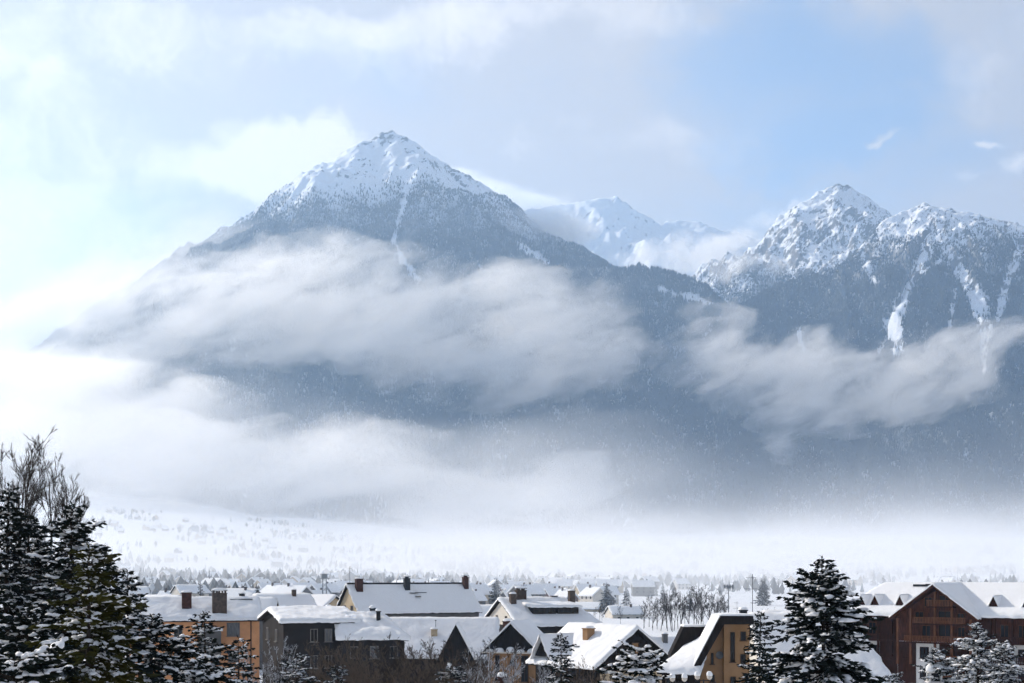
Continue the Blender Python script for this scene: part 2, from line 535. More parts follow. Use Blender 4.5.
def cloud(name, label, blobs, dens, ns, amp, soft, warp=60, rot=0.0, wscale=0.004, aniso=0.45, step=1.0, detail=5, stretch=(1, 1, 1), thr=0.0, color=(1, 1, 1), wdetail=2):
    """blobs: (px, py, Y, rx, rz in picture pixels, ry in metres, weight)"""
    m, t, pv = volume_mat(name + '_vapour', step)
    g = N(t, 'ShaderNodeNewGeometry')
    P = g.outputs['Position']
    wv = VS(t, VM(t, 'SUBTRACT', NOISE(t, VM(t, 'MULTIPLY', P, stretch), wscale, wdetail, color=True), (0.5, 0.5, 0.5)), warp * 2)
    Q = VM(t, 'ADD', P, wv)
    vr = N(t, 'ShaderNodeVectorRotate', rotation_type='Y_AXIS')
    t.links.new(VM(t, 'ADD', P, VS(t, wv, 0.6)), vr.inputs['Vector'])
    vr.inputs['Angle'].default_value = math.radians(rot)
    f = None
    bm = bmesh.new()
    for (px, py, Y, rx, rz, ry, w) in blobs:
        c = at(px, py, Y)
        r = Vector((rx * Y / F, ry, rz * Y / F))
        dv = VM(t, 'MULTIPLY', VM(t, 'SUBTRACT', Q, tuple(c)), (1 / r.x, 1 / r.y, 1 / r.z))
        q = M(t, 'MULTIPLY', M(t, 'SUBTRACT', 1.0, VM(t, 'DOT_PRODUCT', dv, dv), clamp=True), w)
        f = q if f is None else M(t, 'MAXIMUM', f, q)
        s = bmesh.ops.create_icosphere(bm, subdivisions=2, radius=1)
        for v in s['verts']:
            pad = 1.04
            v.co = Vector((c.x + v.co.x * (r.x * pad + warp * 0.4), c.y + v.co.y * (r.y * pad + warp * 0.4), max(c.z + v.co.z * (r.z * pad + warp * 0.4), -20)))
    nn = NOISE(t, VM(t, 'MULTIPLY', vr.outputs[0], stretch), ns, detail, 0.6)
    e = M(t, 'SUBTRACT', M(t, 'ADD', f, M(t, 'MULTIPLY', M(t, 'SUBTRACT', nn, 0.5), amp)), thr)
    e = M(t, 'MULTIPLY', e, SM(t, f, 0.0, 0.12))
    dn = M(t, 'MULTIPLY', SM(t, e, 0.0, soft), dens)
    t.links.new(dn, pv.inputs['Density'])
    pv.inputs['Color'].default_value = (*color, 1)
    pv.inputs['Anisotropy'].default_value = aniso
    hull = bmesh.ops.convex_hull(bm, input=bm.verts)
    bmesh.ops.delete(bm, geom=[x for x in hull['geom_interior'] if isinstance(x, bmesh.types.BMVert)], context='VERTS')
    bmesh.ops.delete(bm, geom=[v for v in bm.verts if not v.link_faces], context='VERTS')
    # leave only hull faces
    keep = set(x for x in hull['geom'] if isinstance(x, bmesh.types.BMFace))
    bmesh.ops.delete(bm, geom=[x for x in bm.faces if x not in keep], context='FACES_ONLY')
    bmesh.ops.recalc_face_normals(bm, faces=bm.faces)
    me = bpy.data.meshes.new(name); bm.to_mesh(me); bm.free()
    me.materials.append(m)
    o = link(name, me)
    tag(o, label, 'cloud', kind='stuff')
    return o


VAP = (1.0, 0.985, 0.962)
# the long bank across the foot of the pyramid
cloud('cloud', 'long white cloud bank drifting across the middle of the pyramid mountain', [
    (30, 388, 4100, 200, 40, 240, 0.95), (170, 334, 4100, 165, 60, 240, 1.0), (300, 308, 3950, 165, 74, 260, 1.0), (430, 325, 3850, 155, 74, 250, 1.0),
    (555, 335, 3800, 110, 64, 220, 1.0), (610, 310, 3800, 52, 44, 170, 0.85), (530, 375, 3700, 110, 40, 160, 0.85), (255, 280, 4600, 85, 34, 200, 0.85)],
    0.0082, 0.0072, 5.6, 1.1, warp=150, wscale=0.0038, step=0.35, detail=6, stretch=(0.62, 1, 1.6), wdetail=3, thr=0.08, rot=20, color=VAP)
# the wisp on the right
cloud('cloud', 'ragged white cloud wisp trailing across the wooded slope below the craggy peaks', [
    (725, 352, 3640, 70, 46, 150, 0.85), (785, 372, 3580, 100, 56, 160, 1.0), (860, 388, 3560, 100, 44, 150, 1.0), (935, 365, 3600, 85, 42, 140, 1.0), (990, 335, 3700, 50, 36, 120, 0.95),
    (805, 420, 3450, 70, 32, 120, 1.0), (776, 448, 3420, 24, 34, 80, 0.9)],
    0.0098, 0.0095, 5.6, 1.1, warp=120, wscale=0.0048, step=0.35, detail=6, wdetail=3, stretch=(0.55, 1, 1.6), thr=0.08, rot=32, color=VAP)
# thin mist veiling the left ridge
cloud('cloud', 'thin bright mist veiling the long left ridge of the pyramid mountain', [
    (30, 350, 4700, 170, 60, 300, 1.0), (130, 300, 4800, 130, 55, 300, 1.0), (220, 262, 4950, 90, 44, 280, 0.9), (60, 372, 4500, 120, 30, 260, 0.6)],
    0.0048, 0.004, 2.2, 1.3, warp=120, wscale=0.0035, step=0.5, detail=5, stretch=(0.7, 1, 1.4), rot=25, color=VAP)
# banner trailing off the right shoulder, and the cap behind it, set back to shade the far range
cloud('cloud', 'soft cloud banner trailing off the right shoulder of the pyramid', [
    (500, 228, 5150, 66, 25, 200, 1.0), (545, 230, 5200, 56, 22, 200, 1.0), (455, 240, 5000, 40, 22, 160, 0.7)],
    0.0130, 0.0045, 2.4, 1.1, warp=70, wscale=0.004, step=0.5, detail=5, stretch=(0.5, 1, 1.5), rot=-8)
cloud('cloud', 'cap cloud over the saddle, partly hidden behind the pyramid, placed to shade the distant range', [
    (440, 214, 9000, 120, 42, 500, 1.0), (515, 210, 9000, 70, 20, 400, 0.8)],
    0.009, 0.003, 1.8, 0.8, warp=110, step=0.7, thr=0.05, stretch=(0.6, 1, 1.4))
cloud('cloud', 'small bright cloud sitting in the gap left of the craggy twin peaks', [
    (700, 255, 6300, 60, 24, 220, 1.0), (735, 243, 6300, 40, 14, 160, 0.9), (655, 262, 6300, 50, 20, 200, 0.6), (745, 268, 5500, 45, 18, 120, 0.7)],
    0.010, 0.008, 4.0, 1.0, warp=80, wscale=0.006, step=0.6, thr=0.12, wdetail=3, color=VAP)
# fog low on the left and centre
cloud('fog', 'low white fog bank spread over the left foot of the pyramid mountain', [
    (40, 410, 3500, 210, 60, 280, 1.0), (170, 450, 3350, 170, 56, 280, 1.0), (300, 468, 3300, 150, 50, 240, 0.95), (430, 484, 3250, 130, 54, 210, 1.1), (545, 482, 3200, 110, 42, 170, 1.1),
    (60, 370, 3800, 150, 40, 220, 0.8)],
    0.0085, 0.0068, 4.8, 1.2, warp=150, wscale=0.0038, step=0.4, detail=6, wdetail=3, stretch=(0.6, 1, 1.6), thr=0.0, rot=14, color=VAP)
cloud('mist', 'thin luminous mist spread in front of the lower left mountain side', [
    (120, 462, 2750, 400, 95, 420, 1.0), (480, 480, 2800, 300, 75, 380, 0.9)],
    0.0013, 0.0035, 1.3, 1.0, warp=120, wscale=0.003, step=0.5, detail=4, stretch=(0.6, 1, 1.6), rot=10, color=VAP)
# the fog lying in the valley, thickest near the ground and far off
m, t, pv = volume_mat('valley_fog_vapour', 0.35)
g = N(t, 'ShaderNodeNewGeometry')
P = g.outputs['Position']
sp = N(t, 'ShaderNodeSeparateXYZ'); t.links.new(P, sp.inputs[0])
wv = VS(t, VM(t, 'SUBTRACT', NOISE(t, P, 0.0035, 2, color=True), (0.5, 0.5, 0.5)), 260)
wv = VM(t, 'MULTIPLY', wv, (1, 1, 0.35))
Q = VM(t, 'ADD', P, wv)
s2 = N(t, 'ShaderNodeSeparateXYZ'); t.links.new(Q, s2.inputs[0])
nn = NOISE(t, VM(t, 'MULTIPLY', Q, (0.55, 1, 2.2)), 0.0042, 7, 0.58)
hgt = SM(t, M(t, 'ADD', s2.outputs[2], M(t, 'MULTIPLY', nn, -110.0)), -70.0, 72.0, 1.0, 0.0)
far = SM(t, sp.outputs[1], 470.0, 2100.0, 0.10, 1.0)
edge = M(t, 'MULTIPLY', SM(t, sp.outputs[1], 440.0, 620.0), M(t, 'MULTIPLY', SM(t, sp.outputs[1], 3000.0, 3380.0, 1.0, 0.0), SM(t, sp.outputs[2], 200.0, 300.0, 1.0, 0.0)))
dn = M(t, 'MULTIPLY', M(t, 'MULTIPLY', hgt, M(t, 'MULTIPLY', far, edge)), M(t, 'MULTIPLY', SM(t, nn, 0.2, 0.7, 0.35, 1.5), M(t, 'MULTIPLY', SM(t, M(t, 'DIVIDE', sp.outputs[0], sp.outputs[1]), -0.22, 0.10, 0.62, 1.0), 0.0034)))
t.links.new(dn, pv.inputs['Density'])
pv.inputs['Color'].default_value = (0.985, 0.99, 1.0, 1)
pv.inputs['Anisotropy'].default_value = 0.2
bm = bmesh.new(); bmesh.ops.create_cube(bm, size=1)
for v in bm.verts:
    v.co = ((v.co.x * 2) * (500 if v.co.y < 0 else 1700), 430 if v.co.y < 0 else 3400, -18 if v.co.z < 0 else 310)
me = bpy.data.meshes.new('fog'); bm.to_mesh(me); bm.free(); me.materials.append(m)
tag(link('fog', me), 'pale blue fog lying over the far valley floor and its village', 'fog', kind='stuff')
# ================================================================== the town
def colmat(name, c, var=0.25, scale=1.5, rough=0.85, detail=4, stretch=(1, 1, 1)):
    m, t, b = mat(name)
    tcx = N(t, 'ShaderNodeTexCoord')
    n = NOISE(t, VM(t, 'MULTIPLY', tcx.outputs['Object'], stretch), scale, detail, 0.6)
    lo = tuple(x * (1 - var) for x in c); hi = tuple(min(1, x * (1 + var)) for x in c)
    t.links.new(MIXC(t, SM(t, n, 0.25, 0.75), lo, hi), b.inputs['Base Color'])
    b.inputs['Roughness'].default_value = rough
    b.inputs['Specular IOR Level'].default_value = 0.06
    return m


ORANGE = colmat('orange_plaster', (0.70, 0.34, 0.16), 0.14, 0.5)
TAN = colmat('tan_plaster', (0.30, 0.175, 0.088), 0.15, 0.6)
CREAM = colmat('cream_plaster', (0.50, 0.40, 0.27), 0.14, 0.6)
PALE = colmat('pale_plaster', (0.62, 0.57, 0.50), 0.12, 0.6)
WHITE = colmat('white_plaster', (0.74, 0.73, 0.71), 0.08, 0.6)
GREY = colmat('grey_render', (0.12, 0.115, 0.11), 0.2, 0.5)
DGREY = colmat('dark_grey_render', (0.024, 0.020, 0.018), 0.3, 0.5)
DWOOD = colmat('dark_timber', (0.016, 0.0125, 0.011), 0.5, 2.5, stretch=(4, 4, 0.4))
RWOOD = colmat('red_brown_timber', (0.074, 0.025, 0.013), 0.5, 2.0, stretch=(4, 4, 0.5))
RWOOD3 = colmat('light_brown_timber', (0.135, 0.056, 0.028), 0.4, 2.0, stretch=(4, 4, 0.5))
RWOOD2 = colmat('dark_red_timber', (0.040, 0.014, 0.008), 0.5, 2.0, stretch=(4, 4, 0.5))
BRICK = colmat('dark_brick', (0.060, 0.026, 0.019), 0.45, 3.0)
STONE = colmat('chimney_stone', (0.085, 0.062, 0.05), 0.4, 3.0)
METAL = colmat('dark_metal', (0.028, 0.028, 0.030), 0.3, 2.0, 0.5)
GREYM = colmat('galvanised_steel', (0.24, 0.25, 0.26), 0.2, 2.0, 0.5)
FRAME = colmat('window_frame', (0.22, 0.20, 0.18), 0.1, 2.0, 0.6)
DFRAME = colmat('dark_window_frame', (0.06, 0.04, 0.03), 0.2, 2.0, 0.6)
CURTAIN = colmat('curtained_glass', (0.16, 0.16, 0.165), 0.5, 3.0, 0.3, stretch=(6, 6, 0.5))
GLASS, t, b = mat('dark_glass')
b.inputs['Base Color'].default_value = (0.008, 0.009, 0.011, 1)
b.inputs['Roughness'].default_value = 0.12
b.inputs['Specular IOR Level'].default_value = 0.18

rnd = random.Random(5)


def bm_box(bm, c, s, rz=0.0):
    """a box of centre c and full size s"""
    r = bmesh.ops.create_cube(bm, size=1)
    mtx = Matrix.Translation(Vector(c)) @ Matrix.Rotation(rz, 4, 'Z') @ Matrix.Diagonal((*s, 1))
    bmesh.ops.transform(bm, matrix=mtx, verts=r['verts'])
    return r['verts']


def bm_out(name, bm, m, parent=None, smooth=False, bevel=0.0):
    if bevel:
        bmesh.ops.bevel(bm, geom=bm.edges[:], offset=bevel, segments=1, affect='EDGES')
    bmesh.ops.recalc_face_normals(bm, faces=bm.faces)
    me = bpy.data.meshes.new(name)
    bm.to_mesh(me); bm.free()
    if smooth:
        me.polygons.foreach_set('use_smooth', [True] * len(me.polygons))
    for q in (m if isinstance(m, (list, tuple)) else [m]):
        me.materials.append(q)
    return link(name, me, parent)


def box(name, c, s, m, parent=None, rz=0.0, bevel=0.0):
    bm = bmesh.new(); bm_box(bm, c, s, rz)
    return bm_out(name, bm, m, parent, bevel=bevel)


def tube_bm(bm, p, q, r0, r1=None, n=6):
    p = Vector(p); q = Vector(q); r1 = r0 if r1 is None else r1
    ax = (q - p).normalized()
    a = ax.orthogonal().normalized(); c = ax.cross(a)
    v0 = [bm.verts.new(p + (a * math.cos(k * 2 * math.pi / n) + c * math.sin(k * 2 * math.pi / n)) * r0) for k in range(n)]
    v1 = [bm.verts.new(q + (a * math.cos(k * 2 * math.pi / n) + c * math.sin(k * 2 * math.pi / n)) * r1) for k in range(n)]
    for k in range(n):
        bm.faces.new((v0[k], v0[(k + 1) % n], v1[(k + 1) % n], v1[k]))
    bm.faces.new(v0[::-1]); bm.faces.new(v1)


def prism(name, poly, y0, y1, m, parent=None):
    """polygon in x,z pulled out from y0 to y1"""
    bm = bmesh.new()
    a = [bm.verts.new((x, y0, z)) for x, z in poly]; c = [bm.verts.new((x, y1, z)) for x, z in poly]
    bm.faces.new(a); bm.faces.new(c[::-1])
    k = len(poly)
    for i in range(k):
        bm.faces.new((a[i], c[i], c[(i + 1) % k], a[(i + 1) % k]))
    return bm_out(name, bm, m, parent)


def snow_sheet(name, surf, nu, nv, th, seed, parent=None, drip=0.20, edges=(1, 1, 1, 1), lump=0.25):
    """snow lying on a roof: surf(u, v) gives the bare roof; thick in the middle, rounded off at its edges"""
    uu = np.linspace(0, 1, nu); vv = np.linspace(0, 1, nv)
    base = np.array([[surf(a, c) for a in uu] for c in vv], float)
    U, V = np.meshgrid(uu, vv)
    Lx = np.linalg.norm(base[nv // 2, -1] - base[nv // 2, 0]) + 1e-6
    Ly = sum(np.linalg.norm(base[i + 1, nu // 2] - base[i, nu // 2]) for i in range(nv - 1)) + 1e-6
    du = np.minimum(np.where(edges[0], U * Lx, 9), np.where(edges[1], (1 - U) * Lx, 9))
    dv = np.minimum(np.where(edges[2], V * Ly, 9), np.where(edges[3], (1 - V) * Ly, 9))
    e = np.clip(np.minimum(du, dv) / (th * 1.1), 0, 1)
    prof = 0.55 + 0.45 * np.sqrt(1 - (1 - e) ** 2)
    nz = fbm(U * Lx / 1.6 + seed * 3.1, V * Ly / 1.6, seed, 3)
    T = th * prof * (1 + lump * nz)
    top = base.copy(); top[..., 2] += T
    # a cornice pushed out over the eaves
    cen = base.mean((0, 1))
    out = base - cen; out[..., 2] = 0
    ln = np.linalg.norm(out, axis=-1, keepdims=True) + 1e-6
    push = (np.clip(1 - np.minimum(du, dv) / 0.05, 0, 1) * drip * (0.6 + 0.8 * fbm(U * Lx / 0.9, V * Ly / 0.9, seed + 4, 2)))[..., None]
    top += out / ln * push
    bot = base.copy(); bot[..., 2] += 0.004
    bot += out / ln * push * 0.7
    bot[..., 2] -= push[..., 0] * 0.5
    n = nu * nv
    i = np.arange(n).reshape(nv, nu)
    f = [np.stack([i[:-1, :-1], i[:-1, 1:], i[1:, 1:], i[1:, :-1]], -1).reshape(-1, 4)]
    for r in (i[0], i[-1][::-1], i[:, 0][::-1], i[:, -1]):
        f.append(np.stack([r[:-1] + n, r[1:] + n, r[1:], r[:-1]], -1))
    me = np_mesh(name, np.concatenate([top.reshape(-1, 3), bot.reshape(-1, 3)]), np.concatenate(f), [SNOW], True)
    return link(name, me, parent)


def window(parent, c, w, h, axis, fm=None, gm=None, bars=1):
    """a framed window centred at c; axis is the outward direction in the parent's space"""
    ax = Vector(axis).normalized(); rz = math.atan2(ax.y, ax.x) + math.pi / 2
    R = Matrix.Translation(Vector(c)) @ Matrix.Rotation(rz, 4, 'Z')
    bm = bmesh.new()
    t_ = min(0.07, w * 0.12)
    for (x, z, a, q) in ((-w / 2, 0, t_, h + t_), (w / 2, 0, t_, h + t_), (0, h / 2, w - t_, t_), (0, -h / 2, w - t_, t_)):
        bm_box(bm, (x, -0.035, z), (a, 0.13, q))
    for k in range(bars):
        bm_box(bm, ((k + 1) * w / (bars + 1) - w / 2, -0.03, 0), (t_ * 0.7, 0.08, h - t_))
    bm_box(bm, (0, -0.10, -h / 2 - t_ * 0.5 - 0.035), (w + 0.24, 0.26, 0.06))
    bmesh.ops.transform(bm, matrix=R, verts=bm.verts[:])
    fr = bm_out('window', bm, fm or FRAME, parent)
    bm = bmesh.new(); bm_box(bm, (0, -0.004, 0), (w - t_, 0.012, h - t_))
    bmesh.ops.transform(bm, matrix=R, verts=bm.verts[:])
    bm_out('pane', bm, gm or GLASS, fr)
    return fr


def snow_cap(parent, c, sx, sy, h, seed=0, name='snow_cap'):
    bm = bmesh.new()
    bmesh.ops.create_icosphere(bm, subdivisions=3, radius=1)
    for v in bm.verts:
        p = v.co
        q = lambda a: math.copysign(abs(a) ** 0.6, a)
        z = max(p.z, -0.12)
        j = 1 + 0.10 * math.sin(p.x * 3 + seed) * math.cos(p.y * 4 + seed * 2)
        v.co = (c[0] + q(p.x) * sx / 2 * j, c[1] + q(p.y) * sy / 2 * j, c[2] + z * h)
    return bm_out(name, bm, SNOW, parent, True)


def chimney(parent, x, y, z0, z1, w, d_, m, cap=True, seed=0, pots=0):
    bm = bmesh.new()
    bm_box(bm, (x, y, (z0 + z1) / 2), (w, d_, z1 - z0))
    bm_box(bm, (x, y, z1 + 0.05), (w + 0.16, d_ + 0.16, 0.10))
    for k in range(pots):
        px = x + (k - (pots - 1) / 2) * (w / pots)
        bm_box(bm, (px, y, z1 + 0.21), (w / pots * 0.5, d_ * 0.7, 0.22))
    if pots:
        bm_box(bm, (x, y, z1 + 0.36), (w + 0.1, d_ + 0.1, 0.08))
    o = bm_out('chimney', bm, m, parent)
    if cap:
        snow_cap(o, (x, y, z1 + (0.40 if pots else 0.10)), w + 0.14, d_ + 0.14, 0.22 + 0.1 * (seed % 3) / 2, seed)
    return o


class House:
    def __init__(s, name, label, X, Y, rz, L, D, ze, zr, wall, roofm=None, hip=(0, 0), ov=(0.55, 0.4), th=0.4, seed=1, gable=None, z0=None, cat='house', lump=0.25, nu=56, nv=34, drip=0.20):
        s.L, s.D, s.hip, s.ov = L, D, hip, ov
        g = min(ground_z(X, Y), ground_z(X, Y - D / 2)) if z0 is None else z0
        s.g = g; s.ze = ze - g; s.zr = zr - g
        s.root = empty(name, (X, Y, g), math.radians(rz))
        tag(s.root, label, cat)
        k = (s.zr - s.ze) / (D / 2)
        s.k = k
        # body
        bm = bmesh.new()
        x, y = L / 2, D / 2
        V = lambda a, b_, c: bm.verts.new((a, b_, c))
        lo = [V(-x, -y, -0.6), V(x, -y, -0.6), V(x, y, -0.6), V(-x, y, -0.6)]
        up = [V(-x, -y, s.ze), V(x, -y, s.ze), V(x, y, s.ze), V(-x, y, s.ze)]
        rl, rr = V(-x + hip[0], 0, s.zr - 0.0), V(x - hip[1], 0, s.zr)
        for i in range(4):
            bm.faces.new((lo[i], lo[(i + 1) % 4], up[(i + 1) % 4], up[i]))
        gl = bm.faces.new((up[3], up[0], rl)); gr_ = bm.faces.new((up[1], up[2], rr))
        bm.faces.new((up[0], up[1], rr, rl)); bm.faces.new((up[2], up[3], rl, rr))
        if gable is not None:
            gl.material_index = 1; gr_.material_index = 1
        bm_out('wall', bm, [wall] + ([gable] if gable else []), s.root)
        # roof boards
        bm = bmesh.new()
        e, v = ov
        ex, ey = x + v, y + e
        za = s.ze - k * e + 0.05
        hl = (hip[0] + v) if hip[0] else 0; hr = (hip[1] + v) if hip[1] else 0
        tp = [(-ex, -ey, za), (ex, -ey, za), (ex, ey, za), (-ex, ey, za), (-ex + hl, 0, s.zr + 0.05), (ex - hr, 0, s.zr + 0.05)]
        s.tp = tp
        a = [bm.verts.new(p) for p in tp]
        c = [bm.verts.new((p[0], p[1], p[2] + 0.20)) for p in tp]
        for q, fl in ((a, 1), (c, 0)):
            for idx in ((0, 1, 5, 4), (2, 3, 4, 5)):
                bm.faces.new([q[i] for i in (idx[::-1] if fl else idx)])
            if hl: bm.faces.new([q[3], q[0], q[4]])
            if hr: bm.faces.new([q[1], q[2], q[5]])
        for i, j in ((0, 1), (2, 3)) + (((3, 0),) if hl else ((3, 4), (4, 0))) + (((1, 2),) if hr else ((1, 5), (5, 2))):
            bm.faces.new((a[i], a[j], c[j], c[i]))
        s.roof = bm_out('roof', bm, roofm or DWOOD, s.root)

        def surf(u, w_):
            t_ = 1 - abs(2 * w_ - 1)
            yy = -ey + 2 * ey * w_
            xa = -ex + hl * t_ + 0.02; xb = ex - hr * t_ - 0.02
            return (xa + (xb - xa) * u, yy * 0.995, za + (s.zr + 0.05 - za) * t_ + 0.20)
        s.surf = surf
        if th:
            snow_sheet('roof_snow', surf, nu, nv + 1 - nv % 2, th, seed, s.root, lump=lump, drip=drip)
        s.th = th

    def win(s, face, a, z, w, h, **kw):
        """z is measured in the place, a along the face"""
        zz = z - s.g
        c, ax = {'front': ((a, -s.D / 2, zz), (0, -1, 0)), 'left': ((-s.L / 2, a, zz), (-1, 0, 0)), 'right': ((s.L / 2, a, zz), (1, 0, 0)), 'back': ((a, s.D / 2, zz), (0, 1, 0))}[face]
        return window(s.root, c, w, h, ax, **kw)

    def zroof(s, y):
        return s.zr - s.k * abs(y) + 0.2

    def chim(s, x, y, h, w, d_, m, **kw):
        z = s.zroof(y)
        return chimney(s.root, x, y, z - 0.6, z + h, w, d_, m, **kw)


def pz(py, Y):
    return ZC + (HY - py) * Y / F


def skip(parent, s, u, v, w, d_, m=METAL):
    """a dark roof hatch or bare patch poking out of the snow"""
    p = Vector(s.surf(u, v))
    bm = bmesh.new(); bm_box(bm, (p.x, p.y, p.z + s.th * 1.0 + 0.02), (w, d_, 0.10))
    return bm_out('roof_hatch', bm, m, parent)


# ---- 1 the orange house
h = House('orange_house', 'long orange plastered house with a snowy roof and big brown chimneys on the left', -40.0, 175.5, 16, 15.6, 9.0, 10.5, 12.75, ORANGE, th=0.34, seed=2, gable=CREAM)
for a, z, w, hh in ((-4.9, 9.15, 0.95, 1.45), (-2.0, 9.15, 0.95, 1.45), (4.6, 9.3, 1.5, 1.6), (-4.9, 6.0, 0.95, 1.4), (1.0, 6.0, 1.0, 1.4), (4.6, 6.0, 1.2, 1.4)):
    h.win('front', a, z, w, hh, gm=CURTAIN if a > 4 else GLASS, fm=FRAME)
h.win('left', -1.5, 8.6, 0.8, 1.2)
h.chim(-0.9, -2.6, 2.1, 1.15, 0.9, BRICK, seed=1)
h.chim(3.0, -3.6, 2.55, 1.75, 1.0, STONE, seed=2, pots=5)
h.chim(-6.4, 0.6, 0.9, 0.5, 0.5, BRICK, seed=0)
h.chim(6.0, 0.6, 0.9, 0.45, 0.45, METAL, cap=False)
porch = box('porch', (1.7, -5.4, 7.7 - h.g), (2.6, 1.8, 3.0), GREY, h.root)
snow_sheet('snow', lambda u, v: (0.3 + 2.8 * u, -6.4 + 1.95 * v, 9.22 - h.g), 20, 14, 0.42, 9, porch)
box('downpipe', (6.75, -4.57, 7.2 - h.g), (0.11, 0.1, 6.4), METAL, h.root)
skip(h.root, h, 0.86, 0.42, 2.8, 0.25)

# ---- 2 dark rendered house
h = House('grey_house', 'dark grey house with one thick bright slab of roof snow beside the orange house', -23.3, 159.3, 20, 7.9, 13.0, 10.7, 11.85, DGREY, th=0.42, seed=3, ov=(0.6, 0.5), lump=0.24)
for a, gm in ((-0.6, DWOOD), (1.0, CURTAIN), (3.0, GLASS)):
    h.win('front', a, 9.4, 0.75, 1.35, gm=gm)
    h.win('front', a, 6.5, 0.75, 1.35)
h.win('left', 3.0, 9.3, 0.8, 1.3); h.win('left', -2.5, 9.3, 0.8, 1.3)
h.chim(3.2, 3.4, 0.8, 0.5, 0.5, METAL)
h.chim(-2.6, 4.5, 0.7, 0.7, 0.5, METAL, cap=False)

# ---- 3 low house with a hipped snowy roof
h = House('dark_cottage', 'dark cottage with a lumpy hipped snow roof and snow capped round chimney', -15.7, 156.6, 7, 6.9, 9.0, 9.1, 11.2, DGREY, hip=(0, 2.2), th=0.55, seed=4, ov=(0.7, 0.5), lump=0.4, drip=0.25)
h.win('front', 0.2, 7.6, 0.9, 1.3, gm=CURTAIN); h.win('front', 2.3, 7.6, 0.8, 1.2); h.win('front', -2.0, 7.6, 0.8, 1.2)
h.chim(0.7, -1.9, 1.4, 0.45, 0.45, METAL, seed=1)
h.chim(0.1, 0.2, 0.9, 0.6, 0.6, METAL, seed=2)

# ---- 4 big house behind, long ridge
h = House('long_house', 'large house with a tan gable, long grey snowy roof and three dark chimneys', -18.4, 249.8, 30, 23.3, 9.5, 9.6, 14.1, TAN, th=0.26, seed=5, ov=(0.5, 0.45), lump=0.12, gable=CREAM)
box('eave_wall', (0, -4.79, 8.0 - h.g), (23.2, 0.06, 2.9), GREY, h.root)
for k in range(8):
    h.win('front', -9.6 + k * 2.7, 8.2, 1.1, 0.9, fm=DFRAME)
h.chim(-10.2, -1.2, 2.1, 1.2, 0.9, BRICK, seed=1)
h.chim(-0.9, -1.0, 2.0, 1.0, 0.8, METAL, seed=0, pots=1)
h.chim(11.0, -0.8, 2.0, 0.9, 0.9, BRICK, seed=2, pots=1)
skip(h.root, h, 0.50, 0.32, 1.6, 0.7); skip(h.root, h, 0.56, 0.325, 2.2, 0.25); skip(h.root, h, 0.52, 0.26, 1.0, 0.9)
box('ridge_cap', (0, 0, h.zr + 0.40), (23.9, 0.5, 0.32), DWOOD, h.root)
h.win('left', -1.5, 10.0, 0.9, 1.3); h.win('left', 1.6, 10.0, 0.9, 1.3)
bm = bmesh.new(); tube_bm(bm, (-10.9, 1.2, h.zr - 0.2), (-10.9, 1.2, h.zr + 3.4), 0.035); tube_bm(bm, (-11.4, 1.2, h.zr + 3.0), (-10.4, 1.2, h.zr + 3.0), 0.02)
bm_out('aerial', bm, METAL, h.root)

# ---- 5 wide low roof in the middle
h = House('low_house', 'low wide house whose plain grey snow roof faces the viewer below the long house', -9.9, 195.7, 2, 15.2, 14.0, 4.9, 9.6, DWOOD, th=0.3, seed=6, lump=0.2)
h.chim(-0.9, -3.4, 0.95, 0.85, 0.8, CREAM, seed=1)
h.chim(-0.7, -3.4, 2.2, 0.06, 0.06, METAL, cap=False)

# ---- 6 steep dark gable
h = House('timber_barn', 'narrow dark timber barn with a steep pointed gable behind bare bushes', -7.0, 180.0, -92, 5.5, 4.1, 5.6, 9.55, DWOOD, th=0.14, seed=7, ov=(0.3, 0.3))
h.win('right', 0.0, 5.2, 0.8, 1.0, fm=DFRAME)

# ---- 7 little chalet with dark gable and tan walls
h = House('tan_cottage', 'tan walled cottage with a dark boarded gable and a snowy ledge across its front', 1.0, 168.7, -112, 5.2, 6.4, 7.0, 10.05, TAN, th=0.36, seed=8, gable=DWOOD, ov=(0.65, 0.55))
lb = box('ledge', (2.95, 0, 6.78 - h.g), (0.8, 7.4, 0.16), PALE, h.root)
for k in range(5):
    snow_cap(lb, (2.95, -2.8 + k * 1.35, 6.86 - h.g), 0.6, 1.0, 0.34 + 0.14 * (k % 3), k, 'snow_heap')
for a, w in ((-1.9, 0.5), (1.6, 0.85)):
    h.win('right', a, 4.9, w, 3.0, fm=DFRAME)
h.win('right', 0.0, 5.6, 0.5, 0.6, fm=DFRAME)
h.chim(-0.6, -1.9, 1.9, 0.95, 0.85, BRICK, seed=2)
h.win('front', 0.5, 5.4, 0.9, 1.2, fm=DFRAME)

# ---- 8 house with two long dormers
h = House('dormer_house', 'white gabled house with two long shed dormers on its snowy roof', 4.5, 216.0, 22, 13.2, 14.5, 8.45, 12.1, DGREY, th=0.32, seed=9, gable=PALE, hip=(0, 2.6), ov=(0.6, 0.5), lump=0.22)
for a, w in ((-1.6, 3.9), (2.3, 3.6)):
    y0 = -4.9; z_ = h.zroof(y0)
    dm = box('dormer', (a, y0 + 1.3, z_ + 0.55), (w, 2.6, 1.5), DWOOD, h.root)
    window(dm, (a, y0, z_ + 0.72), w * 0.86, 0.62, (0, -1, 0), DFRAME, GLASS, 3)
    zt = z_ + 1.32
    snow_sheet('snow', lambda u, v, a=a, w=w, y0=y0, zt=zt: (a - w / 2 - 0.25 + (w + 0.5) * u, y0 - 0.5 + 3.9 * v, zt + 0.9 * v * 0.55), 20, 12, 0.34, int(a * 3 + 20), dm)
h.chim(-5.4, -1.7, 1.6, 0.9, 0.8, STONE, seed=1)
